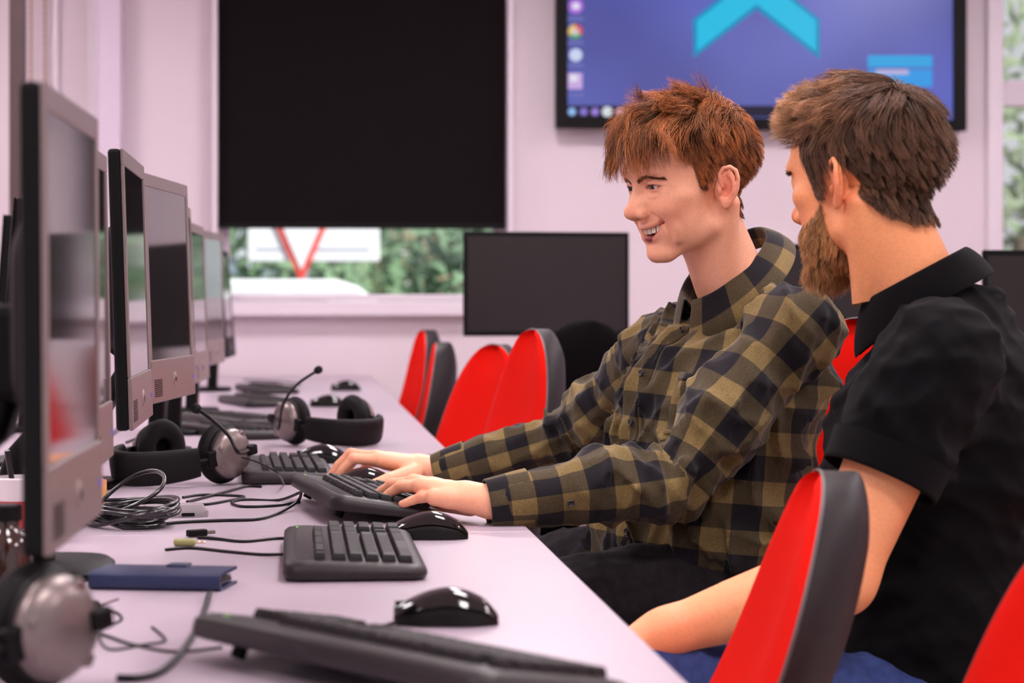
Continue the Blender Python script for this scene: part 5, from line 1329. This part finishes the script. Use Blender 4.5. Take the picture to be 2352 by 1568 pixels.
def shirt_torso():
    S = SDF()
    S.add(P_ell(midA-u*.13+f*.012, (.175, .125, .155), RA_))
    S.add(P_ell(midA-u*.20+f*.015, (.178, .145, .16), RA_), .05)
    S.add(P_ell(aP+u*.20+f*.02, (.185, .155, .20), RA_), .07)
    S.add(P_ell(aP+u*.05+f*.02, (.19, .16, .16), RA_), .07)
    S.add(P_tube([NA-u*.070-f*.025-l*.04, midA.lerp(aR, .75)+u*.008-f*.01, aR-u*.01], [.046, .052, .062]), .045)
    S.add(P_tube([NA-u*.070-f*.025+l*.04, midA.lerp(aL, .75)+u*.008-f*.01, aL-u*.01], [.046, .052, .062]), .045)
    S.add(P_ell(midA-u*.07-f*.055, (.15, .075, .13), RA_), .05)
    n1 = fold_noise(21, [tuple(l*.8+u*.6), tuple(l*.9-u*.5), tuple(l)], 6, .085, .0075); n2 = fold_noise(5, [tuple(u), tuple(l+u)], 4, .20, .005, False)
    S.disp = lambda x, y, z: n1(x, y, z)+n2(x, y, z)
    return S
def sleeve(pts, rr, seed, A=.0075):
    S = SDF(); S.add(P_tube(pts, rr)); ax = [(Vector(pts[i+1])-Vector(pts[i])).normalized() for i in range(len(pts)-1)]
    sd = ax[0].cross(Vector((0, 0, 1))).normalized()
    n1 = fold_noise(seed, [tuple(ax[0]+sd*.5), tuple(ax[-1]-sd*.6), tuple(ax[0]*.7+Vector((0, 0, .8)))], 6, .075, A); n2 = fold_noise(seed+1, [tuple(ax[0]), tuple(ax[-1])], 3, .14, A*1.1, False)
    el = np.array(pts[len(pts)//2]); wr_ = np.array(pts[-1])
    def disp(x, y, z):
        w_ = F32(.6)+F32(.45)*np.exp(-((x-F32(el[0]))**2+(y-F32(el[1]))**2+(z-F32(el[2]))**2)/F32(.11**2)); return (n1(x, y, z)+n2(x, y, z))*w_*np.clip(np.sqrt((x-F32(wr_[0]))**2+(y-F32(wr_[1]))**2+(z-F32(wr_[2]))**2)/F32(.12)-F32(.35), 0, 1)
    S.disp = disp; return S
# hands
hLw = aWL
hl_m = [W(946, 1113, 3.393), W(950, 1107, 3.363), W(966, 1116, 3.330), W(998, 1142, 3.300)]
hl_f = [[hl_m[0], W(905, 1116, 3.438), W(884, 1133, 3.450), W(874, 1144, 3.453)],
        [hl_m[1], W(903, 1113, 3.403), W(876, 1129, 3.413), W(862, 1141, 3.415)],
        [hl_m[2], W(921, 1117, 3.363), W(896, 1133, 3.370), W(879, 1146, 3.373)],
        [hl_m[3], W(970, 1141, 3.316), W(944, 1150, 3.323), W(924, 1158, 3.326)]]
hl_t = [W(1080, 1160, 3.338), W(1030, 1160, 3.393), W(985, 1155, 3.428), W(950, 1156, 3.438)]
hr_m = [W(870, 1056, 3.955), W(862, 1049, 3.98), W(868, 1053, 4.003), W(885, 1063, 4.025)]
hr_f = [[hr_m[0], W(812, 1053, 3.95), W(787, 1078, 3.95), W(773, 1099, 3.95)],
        [hr_m[1], W(806, 1042, 3.985), W(777, 1068, 3.985), W(759, 1094, 3.985)],
        [hr_m[2], W(818, 1050, 4.015), W(795, 1080, 4.02), W(786, 1100, 4.02)],
        [hr_m[3], W(845, 1062, 4.04), W(828, 1088, 4.045), W(820, 1104, 4.045)]]
hr_t = [W(950, 1086, 3.955), W(893, 1100, 3.915), W(862, 1112, 3.905), W(838, 1116, 3.905)]
def young_man():
    base = Vector((aP.x, aP.y, 0)); parts = list(BODY_A)
    skin, kn = (246, 178, 142), (228, 130, 100)
    for wr, mc, fg, th, fo in ((hLw, hl_m, hl_f, hl_t, aWL.lerp(aEL, .45)), (aWR, hr_m, hr_f, hr_t, aWR.lerp(aER, .45))):
        S = hand_sdf(wr+Vector((0, 0, .004)), mc, fg, th, fr=.0092, palm_r=.0142, fore=fo, wr=.0255)
        lo, hi = bbox([fo, wr]+mc+[p for c in fg for p in c]+th, .035); P, Fq = S.mesh(lo, hi, .0017)
        nails = [c[-1].lerp(c[-2], .15)+(c[-1]-c[-2]).cross((c[-1]-c[-2]).cross(ZU)).normalized()*-.0075 for c in fg]
        parts.append((P, Fq, hand_tone(P, skin, kn, [c[-1] for c in fg]+[th[-1]], mc+[c[1] for c in fg], nails)))
    # body under the clothes
    S = SDF(); S.add(P_ell(midA-u*.16, (.12, .075, .15), RA_)); S.add(P_ell(aP+u*.14, (.12, .085, .18), RA_), .05); S.add(P_tube([aR-u*.02, aER, aWR], [.028, .026, .020]), .01); S.add(P_tube([aL-u*.02, aEL, aWL], [.028, .026, .020]), .01); S.add(P_rc(aL-u*.04, aR-u*.04, .03, .03), .01)
    S.add(P_rc(NA-u*.14, NA-u*.03, .05, .045), .02)
    for h_, k_, an in ((aHL, aKL, aFL), (aHR, aKR, aFR)): S.add(P_tube([h_, k_, an], [.07, .05, .035]), .03)
    lo, hi = bbox([aR, aL, aER, aEL, aWR, aWL, aFL, aFR, aKL, aKR, aP], .14); P, Fq = S.mesh(lo, hi, .008); parts.append((P, Fq, np.repeat(np.array(lin(*skin)[:3])[None], len(P), 0)))
    root = join_body('person', parts, M_skinA, base, 'smiling young man with auburn hair in an olive checked shirt typing at the desk')
    # shirt
    ST = shirt_torso(); lo, hi = bbox([aR, aL, aP, NA], .24); P, Fq = sdf_mesh(ST, lo, hi, .0045, 2)
    hgt = (P-np.array(aP)) @ np.array(u); keep = (hgt > -.035+.03*np.sin((P @ np.array(l))*14))
    nk = np.array(NA+u*.0); ndist = np.linalg.norm(P-nk, axis=1)
    Fk = neck_cut(P, Fq[keep[Fq].all(1)], CA_F, CA_B, l, .060, .036)
    sh = np_mesh('shirt', P, Fk, M_plaid, root, uv=torso_uv(P, Fk, aP, l, f, u)); so = sh.modifiers.new('thick', 'SOLIDIFY'); so.thickness = .002
    for pts, rr, sd_, ref in (([aL-u*.012, aL.lerp(aEL, .5)+Vector((0, 0, .004)), aEL, aEL.lerp(aWL, .5), aWL.lerp(aEL, .10)], [.072, .070, .064, .055, .040], 41, f), ([aR-u*.012, aR.lerp(aER, .5), aER, aER.lerp(aWR, .5), aWR.lerp(aER, .08)], [.066, .066, .060, .050, .038], 57, f)):
        S = sleeve(pts, rr, sd_); lo, hi = bbox(pts, .10); P, Fq = sdf_mesh(S, lo, hi, .004, 3)
        np_mesh('sleeve', P, Fq, M_plaid, sh, uv=sleeve_uv(P, Fq, pts, tuple(ref)))
    dL = (aWL-aEL).normalized()
    cuff('cuff', aWL.lerp(aEL, .20), aWL+dL*.006, .0465, .0395, M_plaid, sh, (0, 0, 1), wob=.018, s0=1.0, sq=.9)
    dR = (aWR-aER).normalized(); cuff('cuff', aWR.lerp(aER, .20), aWR+dR*.006, .0440, .0375, M_plaid, sh, (0, 0, 1), wob=.018, s0=1.03, sq=.9)
    c = aWL.lerp(aEL, .08); nb = (-CF*.9-ZU*.45).normalized(); button(c+nb*.036, nb, .0062, M_btn, sh)
    c = aWL.lerp(aEL, .42); nb = (-CF*.95-ZU*.2).normalized(); button(c+nb*.051, nb, .0055, M_btn, sh)
    pl, G = patch('placket', ST, aP, l, f, u, -.10, .10, .02, hb-.075, .0030, M_plaid, sh, 7, 60, uvshift=(.02, .0), curve=lambda h_: .02*math.sin(h_*14))
    for k in (.985, .80, .60, .38, .16):
        i = int(k*59); p = Vector(G[i, 4]); nn = (p-(aP+u*(p-aP).dot(u))).normalized(); button(p+nn*.002, nn, .0055, M_btn, sh)
    patch('breast_pocket', ST, aP, l, f, u, .42, .98, hb*.50, hb*.70, .003, M_plaid, sh, 10, 16, uvshift=(.01, .012))
    patch('pocket_hem', ST, aP, l, f, u, .42, .98, hb*.675, hb*.70, .0052, M_plaid, sh, 10, 4, uvshift=(.01, .012))
    patch('shoulder_seam', ST, aP, l, f, u, .15, 2.9, hb*.875, hb*.885, .0026, M_plaid, sh, 40, 4, uvshift=(.0, .02))
    collar('collar', CA_F, CA_B, l, .060, M_plaid, sh, wback=.046, wfront=.066, gap=9, stand=.036, flare=.036)
    # trousers, shoes
    S = SDF(); S.add(P_ell(aP+f*.01-u*.01, (.165, .125, .13), RA_))
    for h_, k_, an in ((aHL, aKL, aFL), (aHR, aKR, aFR)): S.add(P_tube([h_+f*.02, h_.lerp(k_, .5)+ZU*.012, k_], [.098, .088, .070]), .04); S.add(P_tube([k_, k_.lerp(an, .5), an+ZU*.02], [.070, .060, .055]), .03)
    n1 = fold_noise(77, [tuple((aKL-aHL).normalized()+ZU*.6), (0, 1, .4)], 6, .08, .004); S.disp = n1
    lo, hi = bbox([aP, aHL, aHR, aKL, aKR, aFL, aFR], .16); P, Fq = sdf_mesh(S, lo, hi, .006, 1); tr = np_mesh('jeans', P, Fq, M_denim, root)
    shoes(root, (aFL, aFR), (34, 30, 32)); rebase(root); return root
def shoes(root, ankles, rgb):
    m = mat('shoe_%d' % rgb[0], rgb, .6); ms = mat('shoe_sole', (200, 190, 190), .7)
    for a in ankles:
        d = Vector((-1, 0, 0)); S = SDF(); a0 = Vector((a.x, a.y, .05)); S.add(P_rc(a0+Vector((.04, 0, 0)), a0+d*.16, .040, .034)); S.add(P_rc(a0+ZU*.03, a0+d*.03, .042, .04), .03)
        lo, hi = bbox([a0+d*.2, a0+Vector((.09, 0, .09)), a0-ZU*.05], .05); lo[2] = .0; P, Fq = S.mesh(lo, hi, .006); P[:, 2] = np.maximum(P[:, 2], .016); o = np_mesh('shoe', P, Fq, m, root)
        MB().loft([[(a0.x-.055+x, a0.y+y, z) for x, y in superell(.145, .046, 2.6, 28)] for z in (.001, .018)]).build('sole', ms, o, smooth=40)
young = young_man(); face_youth(young); hair_youth(young)
for ch in young.children:
    if ch.name.split('.')[0] in ('eye', 'eyelash', 'eyebrow', 'gum', 'tongue', 'hair'): ch.location = ch.location-young.location
seat_for('red task chair the young man sits on, its top edge showing behind him', aP, f, 1.04, .03)
# ---- joints of the bearded man
bL, bR = W(2150, 800, 2.87), W(2225, 825, 3.26); bP = W(2225, 1610, 3.08)
bEL, bWL = W(1925, 1325, 2.82), W(1530, 1452, 2.79)
bER, bWR = bR+Vector((-.04, .05, -.32)), bR+Vector((-.26, .0, -.46))
lb, fb, ub = frame(bL, bR, NB, bP); RB_ = R3(lb, fb, ub); midB = (bL+bR)/2; hbB = (NB-bP).length; CB_F, CB_B = W(1990, 690, 3.08), W(2212, 572, 3.045)
bHL, bHR = bP+lb*.10-ub*.02, bP-lb*.10-ub*.02
bKL, bKR = W(1480, 1590, 2.80), W(1640, 1600, 3.22)
bFL, bFR = bKL+Vector((.04, .0, 0)), bKR+Vector((.05, 0, 0)); bFL.z = bFR.z = .09
M_polo = mat('black_pique_cotton', (11, 10, 13), .9, spec=.1, noise=.10, nscale=700, bump=.35, bscale=1500, sheen=.03)
M_blue = mat('blue_denim', (52, 66, 116), .85, spec=.2, noise=.2, nscale=90, bump=.4, bscale=900)
def bearded_man():
    base = Vector((bP.x, bP.y, 0)); parts = list(BODY_B); skin, kn = (246, 166, 118), (224, 122, 88)
    # left arm with its hand resting on the thigh
    w_ = bWL; d = (bWL-bEL).normalized(); sdv = Vector((0, 0, 1)).cross(d).normalized()
    mc = [w_+d*.085+sdv*s_+ZU*(-.010) for s_ in (-.032, -.011, .010, .030)]
    fg = [[m_, m_+d*.038-ZU*.012, m_+d*.056-ZU*.030, m_+d*.060-ZU*.046] for m_ in mc]; th = [w_+d*.02-sdv*.02, w_+d*.05-sdv*.045-ZU*.01, w_+d*.085-sdv*.055-ZU*.02, w_+d*.105-sdv*.05-ZU*.028]
    S = hand_sdf(w_, mc, fg, th, fr=.0095, palm_r=.015, fore=None, wr=.028)
    S.add(P_tube([bL.lerp(bEL, .30), bL.lerp(bEL, .62), bEL], [.058, .053, .047]), .02); S.add(P_tube([bEL, bEL.lerp(bWL, .28), bEL.lerp(bWL, .6), w_], [.046, .047, .040, .029]), .025)
    lo, hi = bbox([bL.lerp(bEL, .30), bEL, w_]+mc+[p for c in fg for p in c]+th, .07); P, Fq = S.mesh(lo, hi, .0028); parts.append((P, Fq, hand_tone(P, skin, kn, [c[-1] for c in fg], mc)))
    S = SDF(); S.add(P_ell(midB-ub*.16, (.13, .08, .15), RB_)); S.add(P_ell(bP+ub*.14, (.13, .09, .18), RB_), .05); S.add(P_tube([bR-ub*.02, bER, bWR], [.034, .038, .03]), .02); S.add(P_rc(bL-ub*.02, bL.lerp(bEL, .5), .035, .04), .02); S.add(P_rc(NB-ub*.14, NB-ub*.03, .05, .05), .02)
    S.add(P_ell(bWR+(bWR-bER).normalized()*.07, (.05, .04, .025)), .02)
    for h_, k_, an in ((bHL, bKL, bFL), (bHR, bKR, bFR)): S.add(P_tube([h_, k_, an], [.07, .05, .035]), .03)
    lo, hi = bbox([bR, bL, bER, bWR, bFL, bFR, bKL, bKR, bP], .14); P, Fq = S.mesh(lo, hi, .008); parts.append((P, Fq, np.repeat(np.array(lin(*skin)[:3])[None], len(P), 0)))
    root = join_body('person', parts, M_skinB, base, 'bearded man in a black polo shirt seen from behind at the right')
    # polo shirt
    S = SDF(); S.add(P_ell(midB-ub*.13+fb*.012, (.195, .135, .165), RB_)); S.add(P_ell(bP+ub*.28+fb*.03, (.19, .148, .22), RB_), .07); S.add(P_ell(bP+ub*.14+fb*.03, (.19, .158, .2), RB_), .07); S.add(P_ell(bP+ub*.05+fb*.02, (.20, .165, .17), RB_), .07)
    for a_ in (bL, bR): S.add(P_tube([NB-ub*.078-fb*.02+(a_-midB)*.2, midB.lerp(a_, .75)+ub*.006, a_-ub*.015], [.054, .062, .078]), .05)
    S.add(P_ell(midB-ub*.10-fb*.05, (.165, .085, .14), RB_), .05)
    S.add(P_ell(NB-ub*.085-fb*.03, (.10, .075, .06), RB_), .04)
    n1 = fold_noise(90, [tuple(lb*.5+ub*.9), tuple(ub), tuple(fb+ub)], 6, .13, .0042); n2 = fold_noise(15, [tuple(ub)], 3, .2, .004, False); S.disp = lambda x, y, z: n1(x, y, z)+n2(x, y, z)
    S.add(P_ell(CB_B.lerp(CB_F, .22)-ZU*.075, (.085, .085, .05)), .05)
    STB = SDF(); STB.ops = list(S.ops); STB.disp = S.disp
    hem = bL.lerp(bEL, .57); a1 = (bEL-bL).normalized()
    S.add(P_tube([bL-ub*.02-lb*.02, bL.lerp(bEL, .3), hem-a1*.055], [.080, .080, .078]), .045)
    n3 = fold_noise(33, [tuple(a1+fb*.7), tuple(a1-fb*.5), tuple(a1)], 5, .10, .005); S.disp = lambda x, y, z: (n1(x, y, z)+n2(x, y, z)+n3(x, y, z))*F32(.75)
    lo, hi = bbox([bR, bL, bP, NB, hem], .26); P, Fq = sdf_mesh(S, lo, hi, .005, 2)
    sh = np_mesh('polo_shirt', P, neck_cut(P, Fq, CB_F, CB_B, lb, .084, .034), M_polo, root); so = sh.modifiers.new('thick', 'SOLIDIFY'); so.thickness = .003
    cuff('sleeve_hem', hem-a1*.040, hem+a1*.004, .0815, .0785, M_polo, sh, (0, 0, 1), wob=.008)
    pts = [bR-ub*.012, bR.lerp(bER, .6)]; S = SDF(); S.add(P_tube(pts, [.078, .074])); lo, hi = bbox(pts, .1); P, Fq = S.mesh(lo, hi, .006); np_mesh('sleeve', P, Fq, M_polo, sh)
    collar('collar', CB_F, CB_B, lb, .084, M_polo, sh, wback=.050, wfront=.060, gap=8, stand=.034, flare=.022)
    S = SDF(); S.add(P_ell(bP+fb*.01-ub*.01, (.18, .14, .13), RB_))
    for h_, k_, an in ((bHL, bKL, bFL), (bHR, bKR, bFR)): S.add(P_tube([h_, h_.lerp(k_, .5), k_], [.10, .086, .070]), .04); S.add(P_tube([k_, k_.lerp(an, .5), an+ZU*.02], [.070, .060, .055]), .03)
    S.disp = fold_noise(78, [(1, 0, .6), (0, 1, .4)], 6, .08, .004)
    lo, hi = bbox([bP, bHL, bHR, bKL, bKR, bFL, bFR], .16); P, Fq = sdf_mesh(S, lo, hi, .007, 1); np_mesh('jeans', P, Fq, M_blue, root)
    shoes(root, (bFL, bFR), (70, 50, 40)); rebase(root); return root
man = bearded_man(); face_man(man); hair_man(man)
for ch in man.children:
    if ch.name.split('.')[0] in ('eye', 'eyebrow', 'hair', 'beard'): ch.location = ch.location-man.location
seat_for('red task chair under the bearded man, mostly hidden by him', bP, fb, .93, .03)
